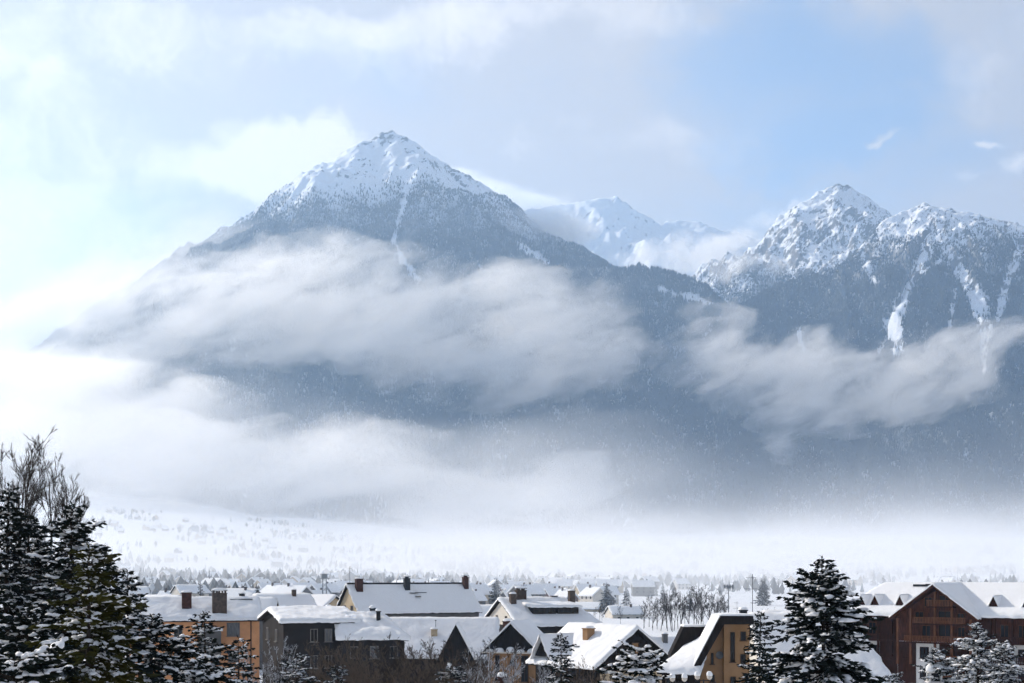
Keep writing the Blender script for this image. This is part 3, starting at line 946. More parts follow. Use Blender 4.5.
h.chim(-3.6, -0.4, 1.5, 1.6, 0.9, STONE, seed=2, pots=2)
h.chim(4.4, -1.6, 2.0, 0.9, 0.8, STONE, seed=0)
h.chim(2.2, 0.2, 0.5, 1.0, 0.6, STONE, cap=False)
h.win('left', -2.0, 9.1, 0.6, 1.3, fm=DFRAME); h.win('left', 1.8, 9.4, 0.6, 0.8)
for a in (-4, -1, 2, 5): h.win('front', a, 6.6, 1.0, 1.2, fm=DFRAME)
bm = bmesh.new(); tube_bm(bm, (-2.8, 0.3, h.zr - 0.2), (-2.8, 0.3, h.zr + 2.6), 0.03); tube_bm(bm, (-3.3, 0.3, h.zr + 2.3), (-2.2, 0.3, h.zr + 2.3), 0.02)
bm_out('aerial', bm, METAL, h.root)

# ---- 9 brown chalet in the centre foreground
h = House('brown_chalet', 'dark brown timber chalet with a bright snow roof slope and tan chimney', 10.0, 155.3, -57, 11.3, 10.2, 6.35, 10.0, DWOOD, th=0.42, seed=10, ov=(0.7, 0.8), lump=0.22)
h.chim(0.2, -2.0, 1.3, 0.9, 1.0, TAN, cap=True, seed=1)
h.win('right', 0.2, 7.9, 0.95, 1.6, gm=TAN, fm=DFRAME, bars=0); h.win('right', -1.6, 7.7, 0.9, 1.5, fm=DFRAME); h.win('right', 2.0, 7.5, 0.9, 1.4, fm=DFRAME)
box('lower_wall', (5.69, 0.2, 4.4 - h.g), (0.07, 9.4, 2.7), CREAM, h.root)
h.win('front', -2, 5.2, 1.0, 1.1, fm=DFRAME)
skip(h.root, h, 0.35, 0.20, 0.9, 0.5, GREYM); skip(h.root, h, 0.5, 0.20, 0.9, 0.5, GREYM)
cg = prism('cross_gable', [(-1.6, 7.0 - h.g), (0, 9.2 - h.g), (1.6, 7.0 - h.g)], -5.7, -1.2, DWOOD, h.root)
for sgn in (-1, 1):
    snow_sheet('snow', lambda u, v, q=sgn: (q * 1.95 * (1 - v), -6.1 + 4.7 * u, 6.62 - h.g + 2.72 * v), 14, 10, 0.3, 5 + sgn, cg)
cg.location = (-3.3, 0, 0)

# ---- 10 small roof behind
h = House('small_house', 'small house with a plain snow roof and grey chimney in front of the bare poplars', 25.3, 230.0, 12, 6.5, 6.5, 3.2, 5.4, PALE, th=0.3, seed=11)
h.chim(-0.6, -1.2, 1.5, 0.8, 0.7, GREY, seed=1)
h.win('front', -1.5, 2.0, 0.9, 1.1); h.win('front', 1.5, 2.0, 0.9, 1.1)

# ---- 11 tan house with slanting dark eaves
Y0 = 121.5
g0 = ground_z(19, Y0)
lx = lambda px: (px - 724) * Y0 / F
lz = lambda py: pz(py, Y0) - g0
r = empty('modern_house', ((724 - 512) * Y0 / F, Y0, g0), 0)
tag(r, 'tan modern house with a sharply slanting dark eave and tall slit window', 'house')
prism('wall', [(lx(724), -0.6), (lx(749.5), -0.6), (lx(749.5), lz(618)), (lx(724), lz(618))], 0, 3.4, TAN, r)
prism('side_wall', [(lx(700.5), -0.6), (lx(724) - 0.003, -0.6), (lx(724) - 0.003, lz(618)), (lx(720), lz(618)), (lx(700.5), lz(659))], 0.7, 3.4, TAN, r)
rf = prism('roof', [(lx(692.5), lz(665)), (lx(697.5), lz(668)), (lx(722.5), lz(624)), (lx(752), lz(624)), (lx(751), lz(615.5)), (lx(719), lz(615.5))], -1.1, 3.6, DWOOD, r)
snow_sheet('roof_snow', lambda u, v: (lx(718.6) + (lx(750.5) - lx(718.6)) * u, -1.05 + 4.6 * v, lz(615.5) + 0.004), 16, 24, 0.14, 3, r, drip=0.05)
snow_sheet('roof_snow', lambda u, v: (lx(692.8) + (lx(718.4) - lx(692.8)) * u - 0.02, -1.05 + 4.6 * v, lz(665) + (lz(615.5) - lz(665)) * u + 0.01), 24, 24, 0.16, 4, r, drip=0.05)
window(r, (lx(732.5), 0, lz(647)), 0.36, 2.55, (0, -1, 0), DFRAME, GLASS, 0)
window(r, (lx(743.2), 0, lz(636)), 0.42, 0.72, (0, -1, 0), DFRAME, GLASS, 0)
window(r, (lx(743), 0, lz(659.5)), 0.42, 0.9, (0, -1, 0), DFRAME, GLASS, 0)
window(r, (lx(713.3), 0.7, lz(659)), 0.2, 0.95, (0, -1, 0), DFRAME, GLASS, 0)
window(r, (lx(733), 0, lz(681)), 0.42, 0.7, (0, -1, 0), DFRAME, GLASS, 0)
window(r, (lx(713.5), 0.7, lz(679)), 0.35, 0.6, (0, -1, 0), DFRAME, GLASS, 0)
chimney(r, lx(747), 2.0, lz(618), lz(611.5), 0.6, 0.6, METAL, seed=1)
bm = bmesh.new()
bmesh.ops.create_uvsphere(bm, u_segments=20, v_segments=10, radius=0.34)
for v in bm.verts: v.co = (v.co.x, abs(v.co.y) * 0.35, v.co.z)
bmesh.ops.transform(bm, matrix=Matrix.Translation((lx(720.3), 0.36, lz(655.5))), verts=bm.verts[:])
tube_bm(bm, (lx(720.3), 0.4, lz(655.5)), (lx(720.3), 0.7, lz(655.5)), 0.04)
tube_bm(bm, (lx(720.3), 0.42, lz(658)), (lx(720.3), 0.02, lz(656)), 0.015)
bm_out('satellite_dish', bm, GREYM, r, True)
# its lower wing with a bright lean-to roof, and the dark gable behind
A, B, C_, D_ = [Vector(p) - Vector(((724 - 512) * Y0 / F, Y0, g0)) for p in (at(711.5, 632, Y0 + 3.6), at(700.5, 675, Y0 - 1.8), at(657, 671.5, Y0 - 0.2), at(682, 651.5, Y0 + 4.6))]
bm = bmesh.new()
up = [bm.verts.new(p) for p in (B, A, D_, C_)]; dn = [bm.verts.new(Vector((p.x, p.y, p.z - 0.22))) for p in (B, A, D_, C_)]
bm.faces.new(up); bm.faces.new(dn[::-1])
for i in range(4): bm.faces.new((up[i], dn[i], dn[(i + 1) % 4], up[(i + 1) % 4]))
wr = bm_out('wing_roof', bm, DWOOD, r)
snow_sheet('snow', lambda u, v: tuple((C_ * (1 - u) + B * u) * (1 - v) + (D_ * (1 - u) + A * u) * v + Vector((0, 0, 0.004))), 30, 24, 0.42, 12, wr, lump=0.22)
bm = bmesh.new()
q = [(C_.x + 0.5, C_.y + 0.8), (B.x - 0.35, B.y + 0.8), (A.x - 0.3, A.y), (D_.x + 0.4, D_.y)]
zt = [C_.z - 0.1, B.z - 0.1, A.z - 0.3, D_.z - 0.3]
up = [bm.verts.new((q[i][0], q[i][1], zt[i])) for i in range(4)]; dn = [bm.verts.new((q[i][0], q[i][1], -0.6)) for i in range(4)]
bm.faces.new(up)
for i in range(4): bm.faces.new((up[i], dn[i], dn[(i + 1) % 4], up[(i + 1) % 4]))
bm_out('wing_wall', bm, DWOOD, r)
window(r, ((C_.x + B.x) / 2 - 0.6, (C_.y + B.y) / 2 + 0.79, B.z - 0.75), 0.8, 0.7, (0, -1, 0), DFRAME, GLASS)
prism('rear_gable', [(lx(676.5), lz(657)), (lx(690), lz(628.5)), (lx(713), lz(628.5)), (lx(713), -0.3), (lx(676.5), -0.3)], 4.4, 6.6, DWOOD, r)
snow_sheet('rear_snow', lambda u, v: (lx(689.5) + (lx(713) - lx(689.5)) * u, 4.35 + 2.3 * v, lz(628.5) + 0.004), 14, 10, 0.16, 14, r, drip=0.04)

# ---- 12 big snowy roof behind the tall spruce
h = House('broad_house', 'broad house with one large snow roof plane behind the tall dark spruce', 30.4, 142.0, 0, 11.6, 18.0, 5.3, 11.55, PALE, hip=(0, 2.1), th=0.5, seed=13, lump=0.2, ov=(0.9, 0.6))
h.win('front', -2, 4.3, 1.0, 1.1); h.win('front', 2.5, 4.3, 1.0, 1.1)

# ---- 13 the large chalet block on the right
CHX, CHY, CRZ = (935 - 512) * 195 / F, 195.0, -38.0
g0 = min(ground_z(CHX, CHY), 0.0)
r = empty('chalet_block', (CHX, CHY, g0), math.radians(CRZ))
tag(r, 'large red brown timber chalet block with white lower walls and triangular roof dormers', 'chalet')
EZ, RZ, DH = 10.35, 14.2, 9.0
x0, x1 = -14.6, 21.0
prism('lower_wall', [(x0, -0.6), (x1, -0.6), (x1, 6.7), (x0, 6.7)], 1.5, 18.0, WHITE, r)
prism('upper_wall', [(x0 - 0.05, 6.7), (x1 + 0.05, 6.7), (x1 + 0.05, EZ), (x0 - 0.05, EZ)], 1.4, 18.0, RWOOD, r)
# main roof
ex0, ex1, ey0, ey1 = x0 - 0.8, x1 + 0.8, 0.45, 19.0
zl = EZ - 0.35
bm = bmesh.new()
tp = [(ex0, ey0, zl), (ex1, ey0, zl), (ex1, ey1, zl), (ex0, ey1, zl), (ex0 + 3.6, 9.7, RZ), (ex1 - 3.6, 9.7, RZ)]
a = [bm.verts.new(p) for p in tp]; c = [bm.verts.new((p[0], p[1], p[2] + 0.28)) for p in tp]
for qv in (a, c):
    for idx in ((0, 1, 5, 4), (2, 3, 4, 5), (3, 0, 4), (1, 2, 5)): bm.faces.new([qv[i] for i in idx])
for i in range(4): bm.faces.new((a[i], a[(i + 1) % 4], c[(i + 1) % 4], c[i]))
bm_out('roof', bm, RWOOD2, r)


def csurf(u, v):
    t_ = 1 - abs(2 * v - 1)
    xa = ex0 + 3.6 * t_ + 0.02; xb = ex1 - 3.6 * t_ - 0.02
    return (xa + (xb - xa) * u, ey0 + (ey1 - ey0) * v, zl + (RZ - zl) * t_ + 0.285)


snow_sheet('roof_snow', csurf, 90, 41, 0.55, 21, r, lump=0.06)
# projecting gable wing
GW = 6.0
prism('gable_wall', [(-GW + 0.5, 6.75), (GW - 0.5, 6.75), (GW - 0.5, EZ + 0.1), (0, RZ - 0.3), (-GW + 0.5, EZ + 0.1)], 0.15, 9.5, RWOOD, r)
prism('gable_base', [(-GW + 0.5, -0.6), (GW - 0.5, -0.6), (GW - 0.5, 6.75), (-GW + 0.5, 6.75)], 0.2, 8.0, WHITE, r)
gz = 9.75
slope = (RZ + 0.25 - gz) / (GW + 0.3)
for sgn in (-1, 1):
    prism('gable_roof', [(0, RZ + 0.25), (sgn * (GW + 0.3), gz), (sgn * (GW + 0.3), gz + 0.30), (0, RZ + 0.55)], -1.0, 9.7, RWOOD, r)
snow_sheet('gable_snow', lambda u, v: ((2 * v - 1) * (GW + 0.25), -0.95 + 11.2 * u, RZ + 0.555 - slope * abs(2 * v - 1) * (GW + 0.25)), 30, 31, 0.36, 22, r, lump=0.06, edges=(1, 0, 1, 1))
# timber posts, balconies and windows of the gable
for xx in (-5.2, -3.3, 0.2, 2.6, 5.2):
    zt = RZ - 0.35 - slope * abs(xx)
    box('post', (xx, -0.55, (6.75 + zt) / 2 - 1.6), (0.30, 0.30, zt - 6.75 + 3.2), RWOOD3, r)
for z_, w_, xc in ((6.6, 9.5, 0.6), (9.2, 7.6, 0.9), (11.6, 3.8, 1.0)):
    bl = box('balcony', (xc, -0.40, z_), (w_, 1.05, 0.16), RWOOD2, r)
    bm = bmesh.new()
    bm_box(bm, (xc, -0.90, z_ + 0.95), (w_, 0.09, 0.10))
    for k in range(int(w_ / 0.22)):
        bm_box(bm, (xc - w_ / 2 + 0.12 + k * 0.22, -0.90, z_ + 0.52), (0.13, 0.04, 0.78))
    bm_out('railing', bm, RWOOD3, bl)
for xx, z_, w_, hh in ((1.45, 12.45, 1.7, 1.5), (-1.0, 12.3, 1.1, 1.3), (1.45, 8.3, 1.9, 2.0), (-1.3, 8.1, 1.2, 1.8), (3.7, 8.0, 1.0, 1.7), (1.4, 10.35, 1.9, 1.4), (-2.3, 10.2, 1.2, 1.4), (3.6, 10.1, 1.0, 1.3)):
    window(r, (xx, 0.15, z_), w_, hh, (0, -1, 0), RWOOD3, GLASS)
for xx, z_ in ((-4.2, 5.2), (-1.6, 5.2), (2.0, 5.2), (4.2, 5.2), (-1.6, 2.4), (2.0, 2.4)):
    window(r, (xx, 0.2, z_), 1.2, 1.5, (0, -1, 0), RWOOD2, GLASS)
for xa, xb in ((0.55, 4.5), (-5.45, -2.8)):
    box('timber_panel', ((xa + xb) / 2, 0.16, 3.1), (xb - xa, 0.06, 7.2), RWOOD2, r)
for z_ in (1.2, 3.9):
    bl = box('balcony', (2.5, -0.40, z_), (4.4, 1.05, 0.16), RWOOD2, r)
    bm = bmesh.new()
    bm_box(bm, (2.5, -0.90, z_ + 0.95), (4.4, 0.09, 0.10))
    for k in range(20): bm_box(bm, (0.42 + k * 0.219, -0.90, z_ + 0.52), (0.13, 0.04, 0.78))
    bm_out('railing', bm, RWOOD3, bl)
# wings: flat panels coloured dark as deep bay shade beside the gable, posts, balconies
for a0, a1 in ((-8.6, -5.6), (5.6, 7.4)):
    box('recess_shade', ((a0 + a1) / 2, 1.25, 4.9), (a1 - a0, 0.24, 10.2), RWOOD2, r)
for xx in (-13.3, -12.0, -10.8, -8.7, -6.7, 8.0, 10.4, 13.0, 15.8, 18.6):
    box('post', (xx, 0.85, 7.35), (0.28, 0.28, 5.7), RWOOD2, r)
for a0, a1 in ((-12.9, -5.8), (6.2, 13.0)):
    for z_ in (1.3, 4.0, 6.7):
        bl = box('balcony', ((a0 + a1) / 2, 0.90, z_), (a1 - a0, 1.0, 0.16), RWOOD2, r)
        bm = bmesh.new()
        bm_box(bm, ((a0 + a1) / 2, 0.45, z_ + 0.95), (a1 - a0, 0.09, 0.10))
        for k in range(int((a1 - a0) / 0.24)):
            bm_box(bm, (a0 + 0.12 + k * 0.24, 0.45, z_ + 0.5), (0.12, 0.04, 0.8))
        bm_out('railing', bm, RWOOD2, bl)
for xx in (-12.7, -11.2, -9.8, 9.2, 11.6, 14.4, 17.2):
    window(r, (xx, 1.4, 8.4), 1.1, 1.7, (0, -1, 0), RWOOD3, GLASS)
    for z_ in (5.2, 2.4):
        window(r, (xx, 1.5, z_), 1.15, 1.5, (0, -1, 0), RWOOD2, GLASS if xx < 12 else GLASS)
for xx in (14.4, 17.2):
    box('shutter', (xx - 0.85, 1.46, 5.2), (0.5, 0.07, 1.55), RWOOD2, r)
# triangular dormers
for xx in (-12.0, -9.9, -6.1, 7.3, 11.9):
    yb = 2.4
    zb = zl + (RZ - zl) * (yb - ey0) / (9.7 - ey0) + 0.45
    dm = prism('dormer', [(xx - 0.95, zb - 0.3), (xx + 0.95, zb - 0.3), (xx, zb + 1.75)], yb, yb + 3.6, RWOOD2, r)
    snow_sheet('snow', lambda u, v, xx=xx, zb=zb, yb=yb: (xx + (2 * v - 1) * 1.06, yb - 0.12 + 4.2 * u, zb + 1.79 - abs(2 * v - 1) * 2.15), 14, 15, 0.18, int(xx * 3 + 60), dm, edges=(1, 0, 1, 1), drip=0.03)
bm = bmesh.new(); bm_box(bm, (-5.4, 8.6, RZ + 0.35), (2.2, 0.8, 0.3)); bm_box(bm, (-4.0, 8.9, RZ + 0.42), (1.6, 0.7, 0.3), 0.3)
bm_out('roof_vent', bm, METAL, r)

# ---- small street and roof things near the bottom edge
def lamp(px, py, Y, label):
    p = at(px, py, Y)
    g = ground_z(p.x, p.y)
    o = empty('street_lamp', (p.x, p.y, g))
    tag(o, label, 'street lamp', 'twin globe street lamps by the modern house')
    H_ = p.z - g
    bm = bmesh.new(); tube_bm(bm, (0, 0, -0.3), (0, 0, H_ - 0.15), 0.06, 0.045, 8)
    tube_bm(bm, (-0.38, 0, H_ - 0.22), (0.38, 0, H_ - 0.22), 0.03)
    bm_out('pole', bm, METAL, o)
    for sg in (-1, 1):
        bm = bmesh.new(); bmesh.ops.create_uvsphere(bm, u_segments=16, v_segments=10, radius=0.17)
        bmesh.ops.transform(bm, matrix=Matrix.Translation((sg * 0.38, 0, H_)), verts=bm.verts[:])
        gl = bm_out('globe', bm, PALE, o, True)
        snow_cap(gl, (sg * 0.38, 0, H_ + 0.11), 0.36, 0.36, 0.26, sg + 2)


lamp(678.5, 679, 88, 'twin globe lamp with snow caps below the bright lean-to roof')
lamp(703.5, 677, 88, 'twin globe lamp with snow caps in front of the tan side wall')


def stack(name, label, px, ptop, Y, w, m, cat, th):
    p = at(px, ptop, Y)
    g = ground_z(p.x, p.y)
    o = empty(name, (p.x, p.y, g)); tag(o, label, cat)
    H_ = p.z - g
    return o, H_


# snow topped chimney cowl poking up at the lower right, on its own low house
p = at(944, 683, 84); g = ground_z(p.x, p.y)
h = House('garden_house', 'low white house below the frame whose snow capped cowl chimney pokes up at lower right', p.x, p.y + 2.5, 0, 5.0, 5.0, p.z - 2.2, p.z - 0.9, WHITE, th=0.4, seed=31)
zc = h.zr
ch = box('chimney', (0, -0.6, zc + 0.0), (0.8, 0.6, 1.6), WHITE, h.root)
bm = bmesh.new()
for sx in (-1, 1):
    for sy in (-1, 1): bm_box(bm, (sx * 0.34, -0.6 + sy * 0.24, zc + 1.1), (0.12, 0.12, 0.62))
bm_box(bm, (0, -0.6, zc + 0.83), (0.96, 0.76, 0.08)); bm_box(bm, (0, -0.6, zc + 1.44), (0.96, 0.76, 0.08))
bm_out('cowl', bm, WHITE, ch)
snow_cap(ch, (0, -0.6, zc + 1.53), 1.02, 0.8, 0.42, 2)
box('flue', (0, -0.6, zc + 1.1), (0.5, 0.34, 0.5), METAL, ch)
p = at(500, 683, 100)
h = House('brick_chimney_house', 'low house at the lower edge showing only a small brick chimney with snow on it', p.x, p.y + 2.5, 8, 5.0, 5.0, p.z - 2.4, p.z - 1.0, CREAM, th=0.4, seed=32)
h.chim(0, -0.8, 1.5, 0.55, 0.55, BRICK, seed=2)
# ================================================================== trees and bushes
def needle_mat(name, lo, hi, frost=0.35):
    m, t, b = mat(name)
    g = N(t, 'ShaderNodeNewGeometry')
    tcx = N(t, 'ShaderNodeTexCoord')
    n = NOISE(t, tcx.outputs['Object'], 1.6, 3)
    base = MIXC(t, SM(t, n, 0.3, 0.7), lo, hi)
    a_ = N(t, 'ShaderNodeAttribute', attribute_name='frost')
    n2 = NOISE(t, tcx.outputs['Object'], 3.5, 3)
    f = SM(t, M(t, 'ADD', M(t, 'MULTIPLY', a_.outputs['Fac'], 0.8), M(t, 'MULTIPLY', n2, 0.7)), 0.92 - frost * 0.5, 1.1 - frost * 0.5)
    t.links.new(MIXC(t, M(t, 'MULTIPLY', f, 0.85), base, (0.72, 0.75, 0.80)), b.inputs['Base Color'])
    b.inputs['Specular IOR Level'].default_value = 0.1
    return m


NEEDLE = needle_mat('spruce_needles', (0.006, 0.010, 0.009), (0.017, 0.026, 0.019), 0.0)
NEEDLE_G = needle_mat('yellow_green_needles', (0.020, 0.023, 0.006), (0.085, 0.080, 0.018), 0.0)
NEEDLE_F = needle_mat('frosted_needles', (0.010, 0.014, 0.014), (0.026, 0.034, 0.028), 0.42)
BARK = colmat('bark', (0.035, 0.027, 0.021), 0.4, 3.0)
TWIG = colmat('bare_twigs', (0.040, 0.031, 0.025), 0.4, 1.0)
TWIG_B = colmat('brown_twigs', (0.105, 0.078, 0.058), 0.4, 1.0)
TWIG_F, t, b = mat('frosted_twigs')
g = N(t, 'ShaderNodeNewGeometry'); sp = N(t, 'ShaderNodeSeparateXYZ'); t.links.new(g.outputs['Normal'], sp.inputs[0])
f = SM(t, M(t, 'ADD', sp.outputs[2], M(t, 'MULTIPLY', NOISE(t, g.outputs['Position'], 1.5, 3), 0.9)), 0.35, 0.8)
t.links.new(MIXC(t, f, (0.05, 0.04, 0.034), (0.70, 0.73, 0.78)), b.inputs['Base Color'])


class Geo:
    def __init__(s):
        s.co, s.q, s.n, s.fr = [], [], 0, []

    def quads(s, P, fr=None):
        """P (m,4,3)"""
        m = len(P)
        s.co.append(P.reshape(-1, 3)); s.q.append((np.arange(m * 4) + s.n).reshape(m, 4)); s.n += m * 4
        s.fr.append(np.zeros(m * 4) if fr is None else np.repeat(fr, 4))

    def raw(s, co, q):
        s.co.append(co); s.q.append(q + s.n); s.n += len(co); s.fr.append(np.zeros(len(co)))

    def mesh(s, name, m, smooth=False):
        return np_mesh(name, np.concatenate(s.co), np.concatenate(s.q), [m], smooth, {'frost': np.concatenate(s.fr)})


def frame_of(d):
    d = d / (np.linalg.norm(d, axis=-1, keepdims=True) + 1e-9)
    up = np.where(np.abs(d[..., 2:3]) > 0.95, np.array([1.0, 0, 0]), np.array([0, 0, 1.0]))
    a = np.cross(d, up); a /= np.linalg.norm(a, axis=-1, keepdims=True) + 1e-9
    return d, a, np.cross(a, d)


def tubes(geo, P, Q, r0, r1, n=4):
    d, a, c = frame_of(Q - P)
    k = np.arange(n) * 2 * np.pi / n
    ring = a[:, None] * np.cos(k)[None, :, None] + c[:, None] * np.sin(k)[None, :, None]
    A = P[:, None] + ring * r0[:, None, None]; B = Q[:, None] + ring * r1[:, None, None]
    Pq = np.stack([A, np.roll(A, -1, 1), np.roll(B, -1, 1), B], 2).reshape(-1, 4, 3)
    geo.quads(Pq)


_ico = None


def ico():
    global _ico
    if _ico is None:
        bm = bmesh.new(); bmesh.ops.create_icosphere(bm, subdivisions=2, radius=1)
        v = np.array([x.co[:] for x in bm.verts]); f = np.array([[x.index for x in q.verts] for q in bm.faces])
        bm.free(); _ico = (v, f)
    return _ico


def pad(geo, c, sx, sy, sz, ang, rng):
    """one soft lump of snow"""
    v, f = ico()
    z = np.where(v[:, 2] < 0, v[:, 2] * 0.30, v[:, 2])
    j = 1 + 0.16 * np.sin(v[:, 0] * 3.1 + rng.uniform(0, 6)) * np.cos(v[:, 1] * 3.7 + rng.uniform(0, 6)) + 0.10 * np.sin(v[:, 2] * 5 + v[:, 0] * 4 + rng.uniform(0, 6))
    x, y = v[:, 0] * sx * j, v[:, 1] * sy * j
    co = np.stack([c[0] + x * math.cos(ang) - y * math.sin(ang), c[1] + x * math.sin(ang) + y * math.cos(ang), c[2] + z * sz * j], -1)
    geo.raw(co, np.concatenate([f, f[:, 2:3]], 1))


def ridge_snow(geo, pts, w, h, rng):
    """snow lying along a bough: a lumpy half round strip that follows its slope"""
    m = len(pts); K = 7
    d = np.gradient(pts, axis=0); d /= np.linalg.norm(d, axis=1, keepdims=True) + 1e-9
    side = np.cross(d, np.array([0, 0, 1.0])); side /= np.linalg.norm(side, axis=1, keepdims=True) + 1e-9
    up = np.cross(side, d)
    up = up * 0.6 + np.array([0, 0, 0.4])
    s_ = np.linspace(0, 1, m)
    env = np.sqrt(np.clip(1 - (2 * s_ - 1) ** 4, 0, 1))
    lum = np.clip(1 + 0.55 * np.sin(s_ * rng.uniform(5, 11) + rng.uniform(0, 6)) + rng.normal(0, 0.24, m), 0.25, 2.0)
    W_ = w * env * lum + 0.004; H_ = h * env * (0.6 + 0.4 * lum) + 0.004
    off = side * (rng.normal(0, 0.18, m) * w)[:, None]
    a = np.linspace(-0.25, math.pi + 0.25, K)
    ring = pts[:, None] + off[:, None] + side[:, None] * (np.cos(a)[None, :, None] * W_[:, None, None] * rng.uniform(0.8, 1.2, (m, K, 1))) + up[:, None] * (np.sin(a)[None, :, None] * H_[:, None, None] * rng.uniform(0.8, 1.2, (m, K, 1)))
    n = np.arange(m * K).reshape(m, K)
    q = np.stack([n[:-1], np.roll(n, -1, 1)[:-1], np.roll(n, -1, 1)[1:], n[1:]], -1).reshape(-1, 4)
    geo.raw(ring.reshape(-1, 3), q)


def conifer_parts(H, R, seed, snow=0.6, zlow=0.04, whorl=0.33, droop=0.35, nmat=None, dens=1.0, taper=0.85, padsize=1.0, nb=(6, 9), twig=0.34, irregular=0.25, frost=0.25):
    """meshes of one conifer standing at the origin: trunk, foliage, snow"""
    rng = np.random.default_rng(seed)
    tr, fo, sn = Geo(), Geo(), Geo()
    bend = rng.uniform(-0.02, 0.02, 2) * H
    tx = lambda z: np.array([bend[0] * (z / H) ** 2, bend[1] * (z / H) ** 2, z])
    zs = np.linspace(-0.4, H, 12)
    P = np.array([tx(z) for z in zs])
    rad = 0.020 * H * (1 - np.clip(zs / H, 0, 1) * 0.93)
    tubes(tr, P[:-1], P[1:], rad[:-1], rad[1:], 7)
    z = zlow * H; BS = []; BP, BQ, B0, B1 = [], [], [], []
    lop = rng.uniform(0, 6.28)
    while z < H - 0.12:
        t_ = z / H
        Lz = R * (1 - t_) ** taper * (1 + 0.15 * math.sin(z * 2.1 + seed)) + 0.10
        n = rng.integers(nb[0], nb[1] + 1) if t_ < 0.9 else 4
        a0 = rng.uniform(0, 6.28)
        for k in range(n):
            a = a0 + k * 2 * math.pi / n + rng.normal(0, 0.22)
            L = Lz * (1 + rng.normal(0, irregular)) * (1 + 0.12 * math.cos(a - lop))
            L = min(max(L, 0.12), Lz * 1.45)
            el = 0.55 * t_ ** 1.5 + rng.normal(-0.10, 0.17) - droop * (1 - t_) * 0.6
            dirv = np.array([math.cos(a), math.sin(a), 0])
            m = max(4, int(L / 0.16))
            s_ = np.linspace(0, 1, m)
            zz = L * (math.tan(el) * s_ - droop * 0.55 * s_ ** 2 + droop * 0.30 * s_ ** 4)
            pts = tx(z + rng.normal(0, 0.06))[None] + dirv[None] * (L * s_)[:, None] + np.stack([0 * s_, 0 * s_, zz], -1)
            side = np.array([-dirv[1], dirv[0], 0])
            pts += side[None] * (rng.normal(0, 0.06) * L * s_ ** 2)[:, None]
            BP.append(pts[:-1]); BQ.append(pts[1:])
            rb = 0.012 + 0.008 * L; B0.append(rb * (1 - s_[:-1] * 0.8)); B1.append(rb * (1 - s_[1:] * 0.8))
            # needle sprays on side twigs
            nt_ = max(8, int(L / 0.050 * dens))
            st = rng.uniform(0.10, 1.0, nt_) ** 0.8
            idx = st * (m - 1); i0 = np.clip(idx.astype(int), 0, m - 2); fr_ = (idx - i0)[:, None]
            org = pts[i0] * (1 - fr_) + pts[i0 + 1] * fr_
            sg = rng.choice([-1, 1], nt_)
            fwd = rng.uniform(0.35, 1.1, nt_)
            tl = np.minimum(twig * (0.55 + 0.6 * L / max(R, 0.5)) * rng.uniform(0.6, 1.3, nt_), 0.55 * L + 0.12) * (1.15 - 0.5 * st)
            dv = dirv[None] * fwd[:, None] + side[None] * (sg * rng.uniform(0.4, 1.0, nt_))[:, None]
            dv = np.concatenate([dv[:, :2], rng.normal(-0.16, 0.22, (nt_, 1))], 1)
            d_, a_, c_ = frame_of(dv)
            tip = org + d_ * tl[:, None]; mid = org + d_ * (tl * 0.5)[:, None]
            w = tl * rng.uniform(0.11, 0.18, nt_) + 0.012
            frv = np.clip(rng.normal(frost, 0.3, nt_) + 0.1 * st, 0, 1)
            for ax in (a_, c_ * 0.8, (a_ + c_) * 0.6):
                fo.quads(np.stack([org, mid + ax * w[:, None], tip, mid - ax * w[:, None]], 1), frv)
            # snow pads along the branch
            if snow > 0 and L > 0.22 and rng.random() < snow:
                for q in range(1 if L < 0.7 else 3):
                    sa = rng.uniform(0.12, 0.45) if q == 0 else rng.uniform(0.3, 0.8)
                    sb = min(1.0, sa + rng.uniform(0.18, 0.42))
                    sv = np.linspace(sa, sb, 9)
                    c = np.stack([np.interp(sv, s_, pts[:, j_]) for j_ in range(3)], -1) + np.array([0, 0, 0.012])
                    c += side[None] * (rng.normal(0, 0.10) * L * (0 if q == 0 else 1)) 
                    w_ = padsize * rng.uniform(0.035, 0.105) * (0.55 + 0.5 * min(L, 2.2))
                    ridge_snow(sn, c, w_, w_ * rng.uniform(0.45, 0.8), rng)
                for q in range(int(L * 5.0)):
                    ii = rng.integers(max(1, m // 4), m - 1)
                    c = pts[ii] + side * rng.choice([-1, 1]) * rng.uniform(0.08, 0.26) * min(L, 1.6) * (1.1 - ii / m) + np.array([0, 0, -0.02])
                    w_ = padsize * rng.uniform(0.025, 0.085)
                    pad(sn, c, w_ * rng.uniform(0.9, 1.6), w_, w_ * rng.uniform(0.5, 0.9), rng.uniform(0, 3), rng)
        z += whorl * rng.uniform(0.75, 1.2) * (0.55 + 0.6 * (1 - t_))
    tubes(tr, np.concatenate(BP), np.concatenate(BQ), np.concatenate(B0), np.concatenate(B1), 3)
    # leader shoot
    tp = tx(H)
    for k in range(10):
        a = k * 2.4; o = tp - np.array([0, 0, 0.05 * k]); e = o + np.array([math.cos(a) * 0.13, math.sin(a) * 0.13, 0.12])
        mid = (o + e) / 2; w = np.array([-math.sin(a), math.cos(a), 0]) * 0.03
        fo.quads(np.array([[o, mid + w, e, mid - w]]), np.array([0.2]))
    return (tr.mesh('trunk', BARK), fo.mesh('foliage', nmat or NEEDLE), sn.mesh('snow_clumps', SNOW, True) if sn.n else None)


def plant_conifer(parts, loc, label, name='spruce', rz=0.0, sc=1.0, group=None):
    o = empty(name, loc, rz)
    o.scale = (sc, sc, sc)
    tag(o, label, 'tree', group)
    for nm, me in zip(('trunk', 'foliage', 'snow_clumps'), parts):
        if me is not None:
            link(nm, me, o)
    return o


